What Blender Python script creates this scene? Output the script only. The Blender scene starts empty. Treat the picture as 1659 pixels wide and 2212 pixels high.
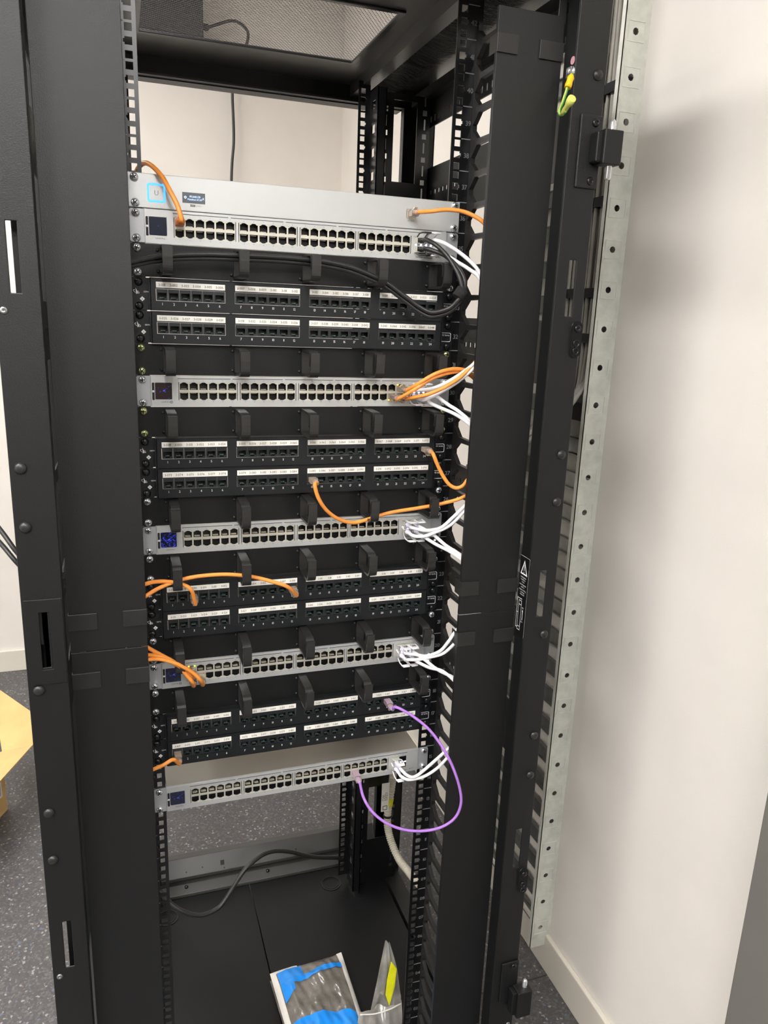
import bpy, math, random
from mathutils import Vector, Matrix, Euler
random.seed(7)
PI = math.pi
scene = bpy.context.scene
COL = scene.collection
ZB = 0.10                      # height of rack unit 1 above the room floor
UH = 0.04445
def U(n): return ZB + (n - 1) * UH

# ------------------------------------------------------------------ camera
CAM = Vector((-0.26434, -1.14108, 1.52632)); FPX = 1640.14
CEUL = Euler((1.3191001, -0.0375704, -0.3297105), 'XYZ')
cam = bpy.data.cameras.new('camera'); co = bpy.data.objects.new('camera', cam); COL.objects.link(co)
co.location = CAM; co.rotation_euler = CEUL
cam.sensor_fit = 'HORIZONTAL'; cam.sensor_width = 36.0; cam.lens = 36.0 * FPX / 1659.0
cam.clip_start = 0.02; cam.clip_end = 60
scene.camera = co
# ------------------------------------------------------------------ world, exposure
w = bpy.data.worlds.new('world'); scene.world = w; w.use_nodes = True
bg = w.node_tree.nodes['Background']; bg.inputs[0].default_value = (1.0, 0.985, 0.97, 1); bg.inputs[1].default_value = 0.15
vs = scene.view_settings
vs.view_transform = 'Standard'; vs.look = 'None'; vs.gamma = 1.0; vs.use_curve_mapping = False; vs.exposure = 0.34
LIGHT = 19.0                    # emission of the ceiling panels
try:
    scene.cycles.use_denoising = True
    scene.cycles.max_bounces = 10; scene.cycles.diffuse_bounces = 6; scene.cycles.glossy_bounces = 4
    scene.cycles.sample_clamp_indirect = 6.0
except Exception: pass

# ------------------------------------------------------------------ helpers
_R = CEUL.to_matrix()
def ray(u, v): return _R @ Vector(((u - 829.5) / FPX, -(v - 1106) / FPX, -1.0))
def at(u, v, y): d = ray(u, v); return CAM + d * ((y - CAM.y) / d.y)
def atx(u, v, x): d = ray(u, v); return CAM + d * ((x - CAM.x) / d.x)
def atz(u, v, z): d = ray(u, v); return CAM + d * ((z - CAM.z) / d.z)

def s2l(c): return tuple(((x / 255.0) / 12.92 if x <= 10 else (((x / 255.0) + .055) / 1.055) ** 2.4) for x in c)
def mat(name, rgb, rough=.5, metal=0., bump=0., bscale=400., var=0., vscale=8., trans=0., alpha=1., emit=None, estr=0., spec=.5, coat=0.):
    m = bpy.data.materials.new(name); m.use_nodes = True
    nt = m.node_tree; b = nt.nodes['Principled BSDF']
    col = s2l(rgb) + (1,)
    b.inputs['Base Color'].default_value = col
    b.inputs['Roughness'].default_value = rough; b.inputs['Metallic'].default_value = metal
    b.inputs['Specular IOR Level'].default_value = spec
    b.inputs['Transmission Weight'].default_value = trans; b.inputs['Alpha'].default_value = alpha
    b.inputs['Coat Weight'].default_value = coat
    tc = nt.nodes.new('ShaderNodeTexCoord')
    if var or True:
        n = nt.nodes.new('ShaderNodeTexNoise'); n.inputs['Scale'].default_value = vscale; n.inputs['Detail'].default_value = 3
        nt.links.new(tc.outputs['Object'], n.inputs['Vector'])
        r = nt.nodes.new('ShaderNodeValToRGB'); k = max(var, .02)
        r.color_ramp.elements[0].position = .3; r.color_ramp.elements[1].position = .7
        r.color_ramp.elements[0].color = tuple(c * (1 - k) for c in col[:3]) + (1,)
        r.color_ramp.elements[1].color = tuple(min(1, c * (1 + k)) for c in col[:3]) + (1,)
        nt.links.new(n.outputs['Fac'], r.inputs['Fac']); nt.links.new(r.outputs['Color'], b.inputs['Base Color'])
    if bump:
        n2 = nt.nodes.new('ShaderNodeTexNoise'); n2.inputs['Scale'].default_value = bscale; n2.inputs['Detail'].default_value = 2
        nt.links.new(tc.outputs['Object'], n2.inputs['Vector'])
        bp = nt.nodes.new('ShaderNodeBump'); bp.inputs['Strength'].default_value = bump; bp.inputs['Distance'].default_value = .001
        nt.links.new(n2.outputs['Fac'], bp.inputs['Height']); nt.links.new(bp.outputs['Normal'], b.inputs['Normal'])
    if emit:
        b.inputs['Emission Color'].default_value = s2l(emit) + (1,); b.inputs['Emission Strength'].default_value = estr
    return m
M = {}
def mk(k, *a, **kw): M[k] = mat(k, *a, **kw)
mk('black_coat', (10, 11, 12), .46, bump=.25, bscale=900, var=.06, spec=.58)
mk('black_panel', (16, 17, 18), .42, bump=.2, bscale=900, spec=.34)
mk('black_gloss', (16, 16, 18), .28)
mk('black_plastic', (36, 35, 34), .36, var=.08, vscale=60)
mk('patch_black', (18, 21, 24), .42, bump=.15, bscale=700, spec=.4)
mk('cavity', (5, 5, 6), .6)
mk('jack', (24, 28, 31), .4)
mk('jack_teeth', (88, 112, 104), .4, var=.25, vscale=300)
mk('alu', (196, 198, 197), .42, metal=.55, bump=.08, bscale=1500, var=.03)
mk('alu_top', (190, 186, 178), .34, metal=.85, var=.03)
mk('ear', (178, 181, 184), .4, metal=.5, var=.03)
mk('nickel', (205, 203, 192), .35, metal=.55, var=.05, vscale=90)
mk('contact', (215, 205, 180), .35, metal=.4)
mk('chrome', (225, 227, 230), .2, metal=.8)
mk('zinc_yellow', (205, 212, 150), .22, metal=.9)
mk('steel', (170, 170, 168), .3, metal=.9)
mk('label_white', (236, 233, 225), .5)
mk('print_white', (232, 232, 232), .5)
mk('print_grey', (120, 122, 124), .5)
mk('print_dark', (58, 58, 60), .5)
mk('orange', (238, 150, 66), .42, var=.05, vscale=60)
mk('orange_plug', (226, 120, 40), .4)
mk('clear_plug', (252, 232, 212), .15, trans=.72, spec=.6)
mk('purple_plug', (240, 214, 230), .15, trans=.65, spec=.6)
mk('purple', (168, 116, 205), .42, var=.04, vscale=60)
mk('white_cable', (236, 234, 236), .38)
mk('white_boot', (226, 224, 240), .35)
mk('black_cable', (38, 37, 36), .4, var=.1, vscale=50)
mk('grey_cable', (150, 146, 138), .5, var=.12, vscale=30)
mk('velcro', (30, 29, 31), .9, bump=.8, bscale=900)
mk('galv', (212, 214, 205), .42, metal=.25, bump=.15, bscale=300, var=.10, vscale=45)
mk('galv_rung', (128, 129, 127), .34, metal=.8, bump=.1, bscale=300, var=.10, vscale=45)
mk('cream', (205, 199, 182), .45, var=.05, vscale=40)
mk('yellow', (224, 222, 30), .5, var=.08, vscale=50)
mk('yellow_sleeve', (240, 196, 20), .35)
mk('pale_yellow', (226, 228, 120), .3, trans=.2)
mk('green', (70, 190, 80), .4)
mk('blue_print', (28, 140, 235), .3, var=.05, vscale=30)
mk('bag_clear', (168, 164, 158), .16, trans=.35, var=.3, vscale=26, bump=.7, bscale=60)
mk('bag_white', (226, 222, 216), .3, var=.06, vscale=25)
mk('bag_dark', (112, 107, 101), .25, var=.30, vscale=30, bump=1.0, bscale=120, coat=.6)
mk('cardboard', (205, 168, 112), .8, bump=.2, bscale=200, var=.08, vscale=14)
mk('wall', (225, 220, 213), .75, bump=.12, bscale=260, var=.01)
mk('baseboard', (214, 208, 196), .5, var=.02)
mk('ceiling', (232, 230, 228), .9, bump=.2, bscale=120)
mk('wall_dark', (74, 73, 72), .8, bump=.1, bscale=200)
mk('roof_black', (66, 65, 63), .32, bump=.05, bscale=900)
mk('door_grey', (112, 110, 105), .5, var=.03)
mk('brush', (20, 19, 17), .8, var=.4, vscale=200)
mk('pcb_pink', (205, 150, 160), .6)
mk('led_blue', (60, 140, 255), .4, emit=(50, 130, 255), estr=2.2)
mk('led_white', (225, 225, 255), .4, emit=(210, 210, 255), estr=9.)
mk('led_violet', (90, 90, 220), .4, emit=(80, 80, 230), estr=1.2)
mk('led_green', (190, 230, 90), .4, emit=(180, 230, 70), estr=1.3)
mk('led_amber', (250, 210, 60), .4, emit=(255, 205, 40), estr=1.5)
mk('screen_text', (190, 215, 255), .4, emit=(150, 190, 255), estr=1.2)
mk('screen_grey', (92, 96, 100), .25, emit=(70, 74, 80), estr=.25)
mk('lamp', (255, 252, 248), .5, emit=(254, 252, 250), estr=LIGHT)
mk('dark_box', (52, 52, 52), .6)

def screen_mat(name, base, dens, estr):
    m = bpy.data.materials.new(name); m.use_nodes = True; nt = m.node_tree; b = nt.nodes['Principled BSDF']
    b.inputs['Base Color'].default_value = s2l(base) + (1,); b.inputs['Roughness'].default_value = .2
    tc = nt.nodes.new('ShaderNodeTexCoord'); v = nt.nodes.new('ShaderNodeTexVoronoi'); v.inputs['Scale'].default_value = 1100
    nt.links.new(tc.outputs['Object'], v.inputs['Vector'])
    n = nt.nodes.new('ShaderNodeTexNoise'); n.inputs['Scale'].default_value = 220; nt.links.new(tc.outputs['Object'], n.inputs['Vector'])
    mul = nt.nodes.new('ShaderNodeMath'); mul.operation = 'MULTIPLY'
    sx = nt.nodes.new('ShaderNodeSeparateColor'); nt.links.new(v.outputs['Color'], sx.inputs[0])
    nt.links.new(sx.outputs[0], mul.inputs[0]); nt.links.new(n.outputs['Fac'], mul.inputs[1])
    r = nt.nodes.new('ShaderNodeValToRGB'); r.color_ramp.elements[0].position = dens; r.color_ramp.elements[1].position = min(1, dens + .12)
    r.color_ramp.elements[0].color = (0, 0, 0, 1); r.color_ramp.elements[1].color = (.06, .1, 1, 1)
    nt.links.new(mul.outputs[0], r.inputs['Fac']); nt.links.new(r.outputs['Color'], b.inputs['Emission Color'])
    b.inputs['Emission Strength'].default_value = estr
    return m
M['screen_a'] = screen_mat('screen_a', (36, 42, 60), .62, .5)
M['screen_b'] = screen_mat('screen_b', (52, 40, 38), .54, 1.2)
M['screen_c'] = screen_mat('screen_c', (14, 16, 46), .40, 1.0)
M['screen_d'] = screen_mat('screen_d', (30, 32, 52), .50, .7)

def floor_mat():
    m = bpy.data.materials.new('speckled_vinyl'); m.use_nodes = True; nt = m.node_tree; b = nt.nodes['Principled BSDF']
    b.inputs['Roughness'].default_value = .42
    tc = nt.nodes.new('ShaderNodeTexCoord')
    v = nt.nodes.new('ShaderNodeTexVoronoi'); v.inputs['Scale'].default_value = 210; nt.links.new(tc.outputs['Object'], v.inputs['Vector'])
    sx = nt.nodes.new('ShaderNodeSeparateColor'); nt.links.new(v.outputs['Color'], sx.inputs[0])
    r = nt.nodes.new('ShaderNodeValToRGB'); e = r.color_ramp; e.interpolation = 'CONSTANT'
    e.elements[0].position = 0; e.elements[0].color = s2l((75, 73, 73)) + (1,)
    e.elements[1].position = .42; e.elements[1].color = s2l((87, 85, 84)) + (1,)
    for p, c in ((.62, (69, 68, 70)), (.86, (97, 95, 94)), (.945, (138, 136, 135)), (.982, (88, 101, 124)), (.990, (66, 64, 62))):
        q = e.elements.new(p); q.color = s2l(c) + (1,)
    nt.links.new(sx.outputs[0], r.inputs['Fac'])
    n = nt.nodes.new('ShaderNodeTexNoise'); n.inputs['Scale'].default_value = 600; nt.links.new(tc.outputs['Object'], n.inputs['Vector'])
    mx = nt.nodes.new('ShaderNodeMix'); mx.data_type = 'RGBA'; mx.blend_type = 'OVERLAY'; mx.inputs['Factor'].default_value = .35
    nt.links.new(r.outputs['Color'], mx.inputs['A']); nt.links.new(n.outputs['Fac'], mx.inputs['B'])
    nt.links.new(mx.outputs['Result'], b.inputs['Base Color'])
    return m
M['floor'] = floor_mat()

class MB:
    def __init__(s): s.v = []; s.f = []; s.m = []; s.s = []
    def add(s, vs, fs, mi=0, sm=False):
        o = len(s.v); s.v += [tuple(p) for p in vs]
        for f in fs: s.f.append(tuple(i + o for i in f)); s.m.append(mi); s.s.append(sm)
        return s
    def box(s, x0, x1, y0, y1, z0, z1, mi=0):
        return s.add([(x0, y0, z0), (x1, y0, z0), (x1, y1, z0), (x0, y1, z0), (x0, y0, z1), (x1, y0, z1), (x1, y1, z1), (x0, y1, z1)],
                     [(0, 3, 2, 1), (4, 5, 6, 7), (0, 1, 5, 4), (1, 2, 6, 5), (2, 3, 7, 6), (3, 0, 4, 7)], mi)
    def prism(s, pts, d0, d1, axis='y', mi=0):
        # closed 2D outline extruded along an axis: y: (x,z) outline; x: (y,z) outline; z: (x,y) outline
        def P(a, b, d): return {'y': (a, d, b), 'x': (d, a, b), 'z': (a, b, d)}[axis]
        n = len(pts); vs = [P(a, b, d0) for a, b in pts] + [P(a, b, d1) for a, b in pts]
        fs = [tuple(range(n)), tuple(range(2 * n - 1, n - 1, -1))] + [(i, (i + 1) % n, n + (i + 1) % n, n + i) for i in range(n)]
        return s.add(vs, fs, mi)
    def grid(s, x0, x1, z0, z1, holes, y0, y1, mi=0, P=None):
        # plate with axis-aligned rectangular holes, from y0 to y1
        P = P or (lambda x, y, z: (x, y, z)); e = 1e-7
        xs = sorted(set([x0, x1] + [min(max(h[k], x0), x1) for h in holes for k in (0, 1)]))
        zs = sorted(set([z0, z1] + [min(max(h[k], z0), z1) for h in holes for k in (2, 3)]))
        xs = [a for i, a in enumerate(xs) if i == 0 or a - xs[i - 1] > e]; zs = [a for i, a in enumerate(zs) if i == 0 or a - zs[i - 1] > e]
        full = {}
        for j in range(len(zs) - 1):
            cz = (zs[j] + zs[j + 1]) / 2; hh = [h for h in holes if h[2] < cz < h[3]]
            for i in range(len(xs) - 1):
                cx = (xs[i] + xs[i + 1]) / 2
                if not any(h[0] < cx < h[1] for h in hh): full[i, j] = 1
        idx = {}; V = []; F = []
        def vid(i, j, k):
            if (i, j, k) not in idx: idx[i, j, k] = len(V); V.append(P(xs[i], (y0, y1)[k], zs[j]))
            return idx[i, j, k]
        for (i, j) in full:
            F.append((vid(i, j, 0), vid(i + 1, j, 0), vid(i + 1, j + 1, 0), vid(i, j + 1, 0)))
            F.append((vid(i, j, 1), vid(i, j + 1, 1), vid(i + 1, j + 1, 1), vid(i + 1, j, 1)))
            if (i - 1, j) not in full: F.append((vid(i, j, 0), vid(i, j + 1, 0), vid(i, j + 1, 1), vid(i, j, 1)))
            if (i + 1, j) not in full: F.append((vid(i + 1, j, 0), vid(i + 1, j, 1), vid(i + 1, j + 1, 1), vid(i + 1, j + 1, 0)))
            if (i, j - 1) not in full: F.append((vid(i, j, 0), vid(i, j, 1), vid(i + 1, j, 1), vid(i + 1, j, 0)))
            if (i, j + 1) not in full: F.append((vid(i, j + 1, 0), vid(i + 1, j + 1, 0), vid(i + 1, j + 1, 1), vid(i, j + 1, 1)))
        return s.add(V, F, mi)
    def rings(s, rings, mi=0, sm=True, caps=True):
        n = len(rings[0]); V = [p for r in rings for p in r]; F = []
        for k in range(len(rings) - 1):
            for i in range(n): F.append((k * n + i, k * n + (i + 1) % n, (k + 1) * n + (i + 1) % n, (k + 1) * n + i))
        s.add(V, F, mi, sm)
        if caps:
            o = len(s.v) - len(V)
            s.f.append(tuple(range(o + n - 1, o - 1, -1))); s.m.append(mi); s.s.append(False)
            o2 = len(s.v) - n; s.f.append(tuple(range(o2, o2 + n))); s.m.append(mi); s.s.append(False)
        return s
    def tube(s, path, r, n=10, mi=0, rfun=None):
        path = [Vector(p) for p in path]; R = []; prev = None
        for k, p in enumerate(path):
            t = (path[min(k + 1, len(path) - 1)] - path[max(k - 1, 0)]).normalized()
            if prev is None:
                a = Vector((0, 0, 1)) if abs(t.z) < .9 else Vector((1, 0, 0)); u = t.cross(a).normalized()
            else: u = (prev - t * prev.dot(t)).normalized()
            prev = u; v = t.cross(u); rr = rfun(k) if rfun else r
            R.append([p + u * (rr * math.cos(2 * PI * i / n)) + v * (rr * math.sin(2 * PI * i / n)) for i in range(n)])
        return s.rings(R, mi)
    def band(s, path, wx, th, mi=0):
        # flat band following a path in the y-z plane; wide in x
        path = [Vector((0, a, b)) for a, b in path]; R = []
        for k, p in enumerate(path):
            t = (path[min(k + 1, len(path) - 1)] - path[max(k - 1, 0)]).normalized(); nn = Vector((0, -t.z, t.y)) * (th / 2); x = Vector((wx / 2, 0, 0))
            R.append([p - x - nn, p + x - nn, p + x + nn, p - x + nn])
        return s.rings(R, mi, sm=False)
    def lathe(s, prof, axis='y', n=16, c=(0, 0, 0), mi=0, sm=True, caps=True):
        # profile of (radius, d) along axis
        R = []
        for r, d in prof:
            ring = []
            for i in range(n):
                a = 2 * PI * i / n; p, q = r * math.cos(a), r * math.sin(a)
                ring.append({'y': (c[0] + p, c[1] + d, c[2] + q), 'x': (c[0] + d, c[1] + p, c[2] + q), 'z': (c[0] + p, c[1] + q, c[2] + d)}[axis])
            R.append(ring)
        return s.rings(R, mi, sm, caps and not (len(prof) > 2 and prof[0] == prof[-1]) and not (len(prof) == 2 and prof[0][1] == prof[1][1]))
    def text(s, body, size, o, ux=(1, 0, 0), uy=(0, 0, 1), align='c', mi=0, gap=.10):
        ux = Vector(ux); uy = Vector(uy); o = Vector(o)
        W = text_width(body, gap) * size; x = {'c': -W / 2, 'l': 0, 'r': -W}[align]
        for ch in body:
            if ch == ' ': x += .35 * size; continue
            V, F, wd = GLYPH[ch]
            s.add([o + ux * (x + a * size) + uy * (b * size) for a, b in V], F, mi); x += (wd + gap) * size
        return s
    def mesh(s, name, mats):
        me = bpy.data.meshes.new(name); me.from_pydata(s.v, [], s.f)
        for m in mats: me.materials.append(M[m] if isinstance(m, str) else m)
        me.polygons.foreach_set('material_index', s.m); me.polygons.foreach_set('use_smooth', s.s)
        me.update(); return me
def text_width(b, gap=.10): return sum(.35 if c == ' ' else GLYPH[c][2] + gap for c in b) - gap
def make_glyphs(chars):
    G = {}; obs = []
    for c in chars:
        cu = bpy.data.curves.new('glyph', 'FONT'); cu.body = c; cu.resolution_u = 2; cu.size = 1.0
        o = bpy.data.objects.new('glyph', cu); COL.objects.link(o); obs.append((c, o, cu))
    dg = bpy.context.evaluated_depsgraph_get(); dg.update()
    for c, o, cu in obs:
        me = o.evaluated_get(dg).to_mesh()
        V = [(v.co.x, v.co.y) for v in me.vertices]; F = [tuple(p.vertices) for p in me.polygons]
        x0 = min(v[0] for v in V); x1 = max(v[0] for v in V)
        h = .70                                              # cap height of the built-in font, normalised to 1
        G[c] = ([((a - x0) / h, b / h) for a, b in V], F, (x1 - x0) / h)
        o.evaluated_get(dg).to_mesh_clear()
    for c, o, cu in obs: bpy.data.objects.remove(o); bpy.data.curves.remove(cu)
    return G
GLYPH = make_glyphs("0123456789-.+/()ABCDEFGHIKLMNOPRSTUVWXYabcdefghijklmnopqrstuvwxyz!'™")

def wl(o):
    p = Vector((0, 0, 0))
    while o: p += o.location; o = o.parent
    return p
def thing(name, label, cat, loc=(0, 0, 0), group=None):
    o = bpy.data.objects.new(name, None); o.empty_display_size = .02; COL.objects.link(o); o.location = loc
    o['label'] = label; o['category'] = cat
    if group: o['group'] = group
    return o
def part(name, mb, mats, parent=None, loc=(0, 0, 0), kind=None, label=None, world=False, bevel=0.):
    """mb: MB or a shared mesh. world=True: mesh coordinates are world coordinates."""
    if isinstance(mb, MB):
        if world and parent:
            q = wl(parent); mb.v = [(a - q.x, b - q.y, c - q.z) for a, b, c in mb.v]
        me = mb.mesh(name, mats if isinstance(mats, (list, tuple)) else [mats])
    else: me = mb
    o = bpy.data.objects.new(name, me); COL.objects.link(o); o.parent = parent; o.location = loc
    if kind: o['kind'] = kind
    if label: o['label'] = label
    if bevel:
        b = o.modifiers.new('bevel', 'BEVEL'); b.width = bevel; b.segments = 2; b.limit_method = 'ANGLE'
    return o
def struct(name, mb, m, parent=None, bevel=0.): return part(name, mb, m, parent, kind='structure', bevel=bevel)
def single(name, mb, mats, label, cat, group=None, bevel=0.):
    o = part(name, mb, mats, bevel=bevel); o['label'] = label; o['category'] = cat
    if group: o['group'] = group
    return o
def spline(pts, n=8):
    P = [Vector(p) for p in pts]; P = [P[0] * 2 - P[1]] + P + [P[-1] * 2 - P[-2]]; out = []
    for i in range(1, len(P) - 2):
        for k in range(n):
            t = k / n; a, b, c, d = P[i - 1], P[i], P[i + 1], P[i + 2]
            out.append(.5 * ((2 * b) + (c - a) * t + (2 * a - 5 * b + 4 * c - d) * t * t + (3 * b - a - 3 * c + d) * t ** 3))
    out.append(P[-2]); return out

# ------------------------------------------------------------------ the room
RX0, RX1, RY0, RY1, RZ = -3.4, 0.66, -4.6, 2.18, 2.75
struct('floor', MB().box(RX0, RX1, RY0, RY1, -.05, 0), 'floor')
struct('ceiling', MB().box(RX0, RX1, RY0, RY1, RZ, RZ + .05), 'ceiling')
struct('wall_back', MB().box(RX0 - .1, RX1 + .1, RY1, RY1 + .1, 0, RZ), 'wall')
struct('wall_right', MB().box(RX1, RX1 + .1, RY0, RY1, 0, RZ), 'wall')
struct('wall_left', MB().box(RX0 - .1, RX0, RY0, RY1, 0, RZ), 'wall')
struct('wall_front', MB().box(RX0 - .1, RX1 + .1, RY0 - .1, RY0, 0, RZ), 'wall_dark')  # unseen wall behind the camera, coloured dark to lower reflections in the black covers
struct('baseboard_back', MB().box(RX0, RX1 - .012, RY1 - .012, RY1, 0, .095), 'baseboard', bevel=.003)
struct('baseboard_right', MB().box(RX1 - .012, RX1, -.385, RY1 - .012, 0, .095), 'baseboard', bevel=.003)
dr = struct('door_1', MB().box(RX1 - .035, RX1 - .001, -1.30, -.392, .005, 2.05), 'door_grey', bevel=.003)
part('door_handle', MB().box(RX1 - .085, RX1 - .07, -1.24, -1.12, .98, 1.0).box(RX1 - .085, RX1 - .03, -1.25, -1.235, .98, 1.0), 'steel', dr, world=True)
# seam welds of the vinyl floor
struct('trim_1', MB().box(-1.0, RX1 - .012, .13, .133, 0, .0006), 'dark_box')

lamp_n = 0
lspots = [(-.36, -2.25), (-.36, -3.55), (-1.9, -2.25), (-1.15, -.95), (-2.6, -.95), (-1.15, 1.15)]
for i, (lx, ly) in enumerate(lspots):
    t = thing('ceiling_light', 'white recessed ceiling light panel in the office ceiling', 'light', (lx, ly, RZ - .012), 'ceiling light panels')
    part('frame', MB().grid(-.30, .30, -.60, .60, [(-.28, .28, -.58, .58)], 0, .011, P=lambda x, y, z: (x, z, y)), 'label_white', t)
    part('diffuser', MB().box(-.28, .28, -.58, .58, .004, .009), 'lamp', t)

# ------------------------------------------------------------------ the rack
rack = thing('server_rack', 'tall black open server rack frame holding all the network gear', 'server rack', (0, .24, 0))
HZ0, HZ1 = .03, 2.01
PI_, PO = .347, .397      # inner and outer x of the front posts
slots = [(.367, .379, 1.537, 1.617), (.367, .379, 1.058, 1.138), (.367, .379, .572, .653)]
for s in (-1, 1):
    def mx(b): b.v = [(s * x, y, z) for x, y, z in b.v]; b.f = [f[::s] for f in b.f]; return b
    b = MB().grid(PI_, PO, HZ0, HZ1, slots, -.125, -.1225)
    b.box(PI_, PI_ + .0025, -.1225, -.0935, HZ0, HZ1); b.box(PI_, .3765, -.0955, -.0935, HZ0, HZ1); b.box(PO - .0025, PO, -.1225, -.110, HZ0, HZ1)
    b.box(PI_ - .012, PI_ + .0005, -.0885, -.086, HZ0, 0.1); b.box(PI_ - .012, PI_ + .0005, -.0885, -.086, 1.93, HZ1)
    po = part('front_post', mx(b), 'black_coat', rack, world=True, bevel=.0012)
    dome = MB().lathe([(.0075, 0), (.0073, -.0015), (.006, -.0032), (.0035, -.0044), (.0005, -.0048)], n=18)
    dme = None
    for z in ([1.862] if s > 0 else []) + [1.328, 1.252, 1.026, .838, .761]:
        if dme is None: dme = dome.mesh('rivet', ['black_plastic'])
        o = part('rivet', dme, None, po); o.location = Vector((s * .384, -.125, z)) - wl(po)
    for z in ((1.517, .559) if s < 0 else (.215,)):
        part('screw', MB().lathe([(.0045, 0), (.0042, -.0012), (.0015, -.0018), (.0012, -.0006)], n=12, c=(s * .388, -.125, z)), 'steel', po, world=True)
    # rear post and its outer skin
    b = MB().box(.352, .397, .575, .595, HZ0, HZ1).box(.3945, .397, .50, .575, HZ0, HZ1).box(.378, .3945, .50, .503, HZ0, HZ1)
    part('rear_post', mx(b), 'black_coat', rack, world=True, bevel=.0015)
    # depth beams
    hol = [(a / 100., a / 100. + .006, 1.924, 1.936) for a in range(-6, 50, 2)]
    b = MB().grid(-.075, .505, 1.915, 1.965, hol, .380, .3825, P=lambda y, x, z: (x, y, z)).box(.36, .382, -.1, .55, 1.965, 1.985)
    part('top_beam', mx(b), 'black_coat', rack, world=True)
    b = MB().box(.35, .39, -.10, .575, .03, .075); part('bottom_beam', mx(b), 'black_coat', rack, world=True)
    for z0, z1 in ((1.735, 1.835), (1.43, 1.53), (1.19, 1.235), (.985, 1.04), (.76, .86)):
        b = MB().grid(-.075, .50, z0, z1, [(k / 50., k / 50. + .008, (z0 + z1) / 2 - .004, (z0 + z1) / 2 + .004) for k in range(0, 24)], .380, .3825, P=lambda y, x, z: (x, y, z))
        part('side_brace', mx(b), 'black_coat', rack, world=True)
    # mounting rails
    def rail(front):
        y = 0. if front else .49; dz = 0. if front else .0075; holes = []
        for n in range(1, 43):
            for k, off in enumerate((.00635, .022225, .0381)):
                zc = U(n) + off + dz
                holes.append((.2278, .2373, zc - .00475, zc + .00475))
                if k == 1: holes.append((.2372, .2392, zc - .0022, zc + .0022))
        b = MB().grid(.2225, .2625 if front else .2475, U(1) - .012 + dz, U(43) + .012 + dz, holes, y, y + .002)
        return b
    b = rail(True)
    b.grid(.003, .05, U(1) - .012, U(43) + .012, [(.02, .034, U(n) + .012, U(n) + .032) for n in range(1, 43)], .2600, .2625, P=lambda y, x, z: (x, y, z))
    fr = part('front_rail', mx(b), 'black_gloss', rack, world=True)
    tkm = mx(MB().box(.2385, .2560, -.0004, 0, -.0006, .0006)).mesh('unit_mark', ['print_grey'])
    for n in range(1, 44):
        o = part('unit_mark', tkm, None, fr); o.location = Vector((0, 0, U(n))) - wl(fr)
    for n in range(1, 43): part('unit_number', MB().text('%02d' % n, .0068, (s * .2480, -.0004, U(n) + .0185)), 'print_grey', fr, world=True)
    b = rail(False)
    b.grid(.44, .492, U(1) - .02, U(43), [(.455, .475, U(n) + .008, U(n) + .024) for n in range(1, 43)], .2475, .2495, P=lambda y, x, z: (x, y, z))
    rr = part('rear_rail', mx(b), 'black_gloss', rack, world=True)
    hol = [(.2925, .3435, 1.80, 1.955), (.2925, .3435, .205, .36), (.2925, .3435, 1.0, 1.16)]
    for n in range(1, 43):
        z = U(n) + .0075 + .0065
        for xx in (.2755, .3605):
            hol.append((xx - .0045, xx + .0045, z - .005, z + .005)); hol.append((xx - .0016, xx + .0016, z + .0125, z + .033))
    b = MB().grid(.2665, .372, U(1) - .03, U(43), hol, .470, .472).box(.2645, .2665, .44, .472, U(1) - .03, U(43)).box(.2475, .2665, .44, .442, U(1) - .02, U(43))
    b.box(.370, .372, .472, .51, U(1) - .03, U(43)); b.box(.370, .385, .508, .510, U(1) - .03, U(43))
    part('rear_plate', mx(b), 'black_gloss', rack, world=True)
# hinges and strikes on the right front post
def hinge(z0, z1, zc0, zc1):
    b = MB().box(.362, .398, -.1285, -.125, z0, z1); b.box(.388, .418, -.152, -.1285, zc0, zc1); b.box(.380, .389, -.146, -.1285, zc0 + .003, zc1 - .003)
    h = part('hinge', b, 'black_coat', rack, world=True, bevel=.0015)
    part('hinge_pin', MB().lathe([(.0032, zc0 - .018), (.0045, zc0 - .016), (.0045, zc1 + .012), (.002, zc1 + .016)], 'z', 12, (.408, -.138, 0)), 'chrome', h, world=True)
    for z in (z0 + .010, z1 - .010):
        part('screw', MB().lathe([(.0058, -.1285), (.0052, -.1305), (.0025, -.1312), (.0022, -.1300)], 'y', 14, (.386, 0, z)), 'black_gloss', h, world=True)
hinge(1.715, 1.811, 1.745, 1.790); hinge(.275, .365, .255, .312)
for z0, z1 in ((1.478, 1.530), (.516, .568)):
    b = MB(); pts = []
    for k in range(20):
        a = PI * k / 19; pts.append((.389 + .008 * math.cos(a), z1 - .008 + .008 * math.sin(a)))
    for k in range(20):
        a = PI + PI * k / 19; pts.append((.389 + .008 * math.cos(a), z0 + .008 + .008 * math.sin(a)))
    st = part('strike_plate', b.prism(pts, -.1285, -.125), 'black_gloss', rack, world=True, bevel=.0008)
    part('screw', MB().lathe([(.0055, -.1285), (.005, -.1305), (.002, -.131), (.0018, -.1298)], 'y', 14, (.389, 0, z1 - .010)), 'black_gloss', st, world=True)
    for k in (0, 1):
        part('screw', MB().lathe([(.0055, -.1285), (.0055, -.1300), (.0042, -.1300), (.0040, -.1287)], 'y', 14, (.389, 0, z0 + .009 + .0115 * k)), 'black_gloss', st, world=True)
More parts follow.
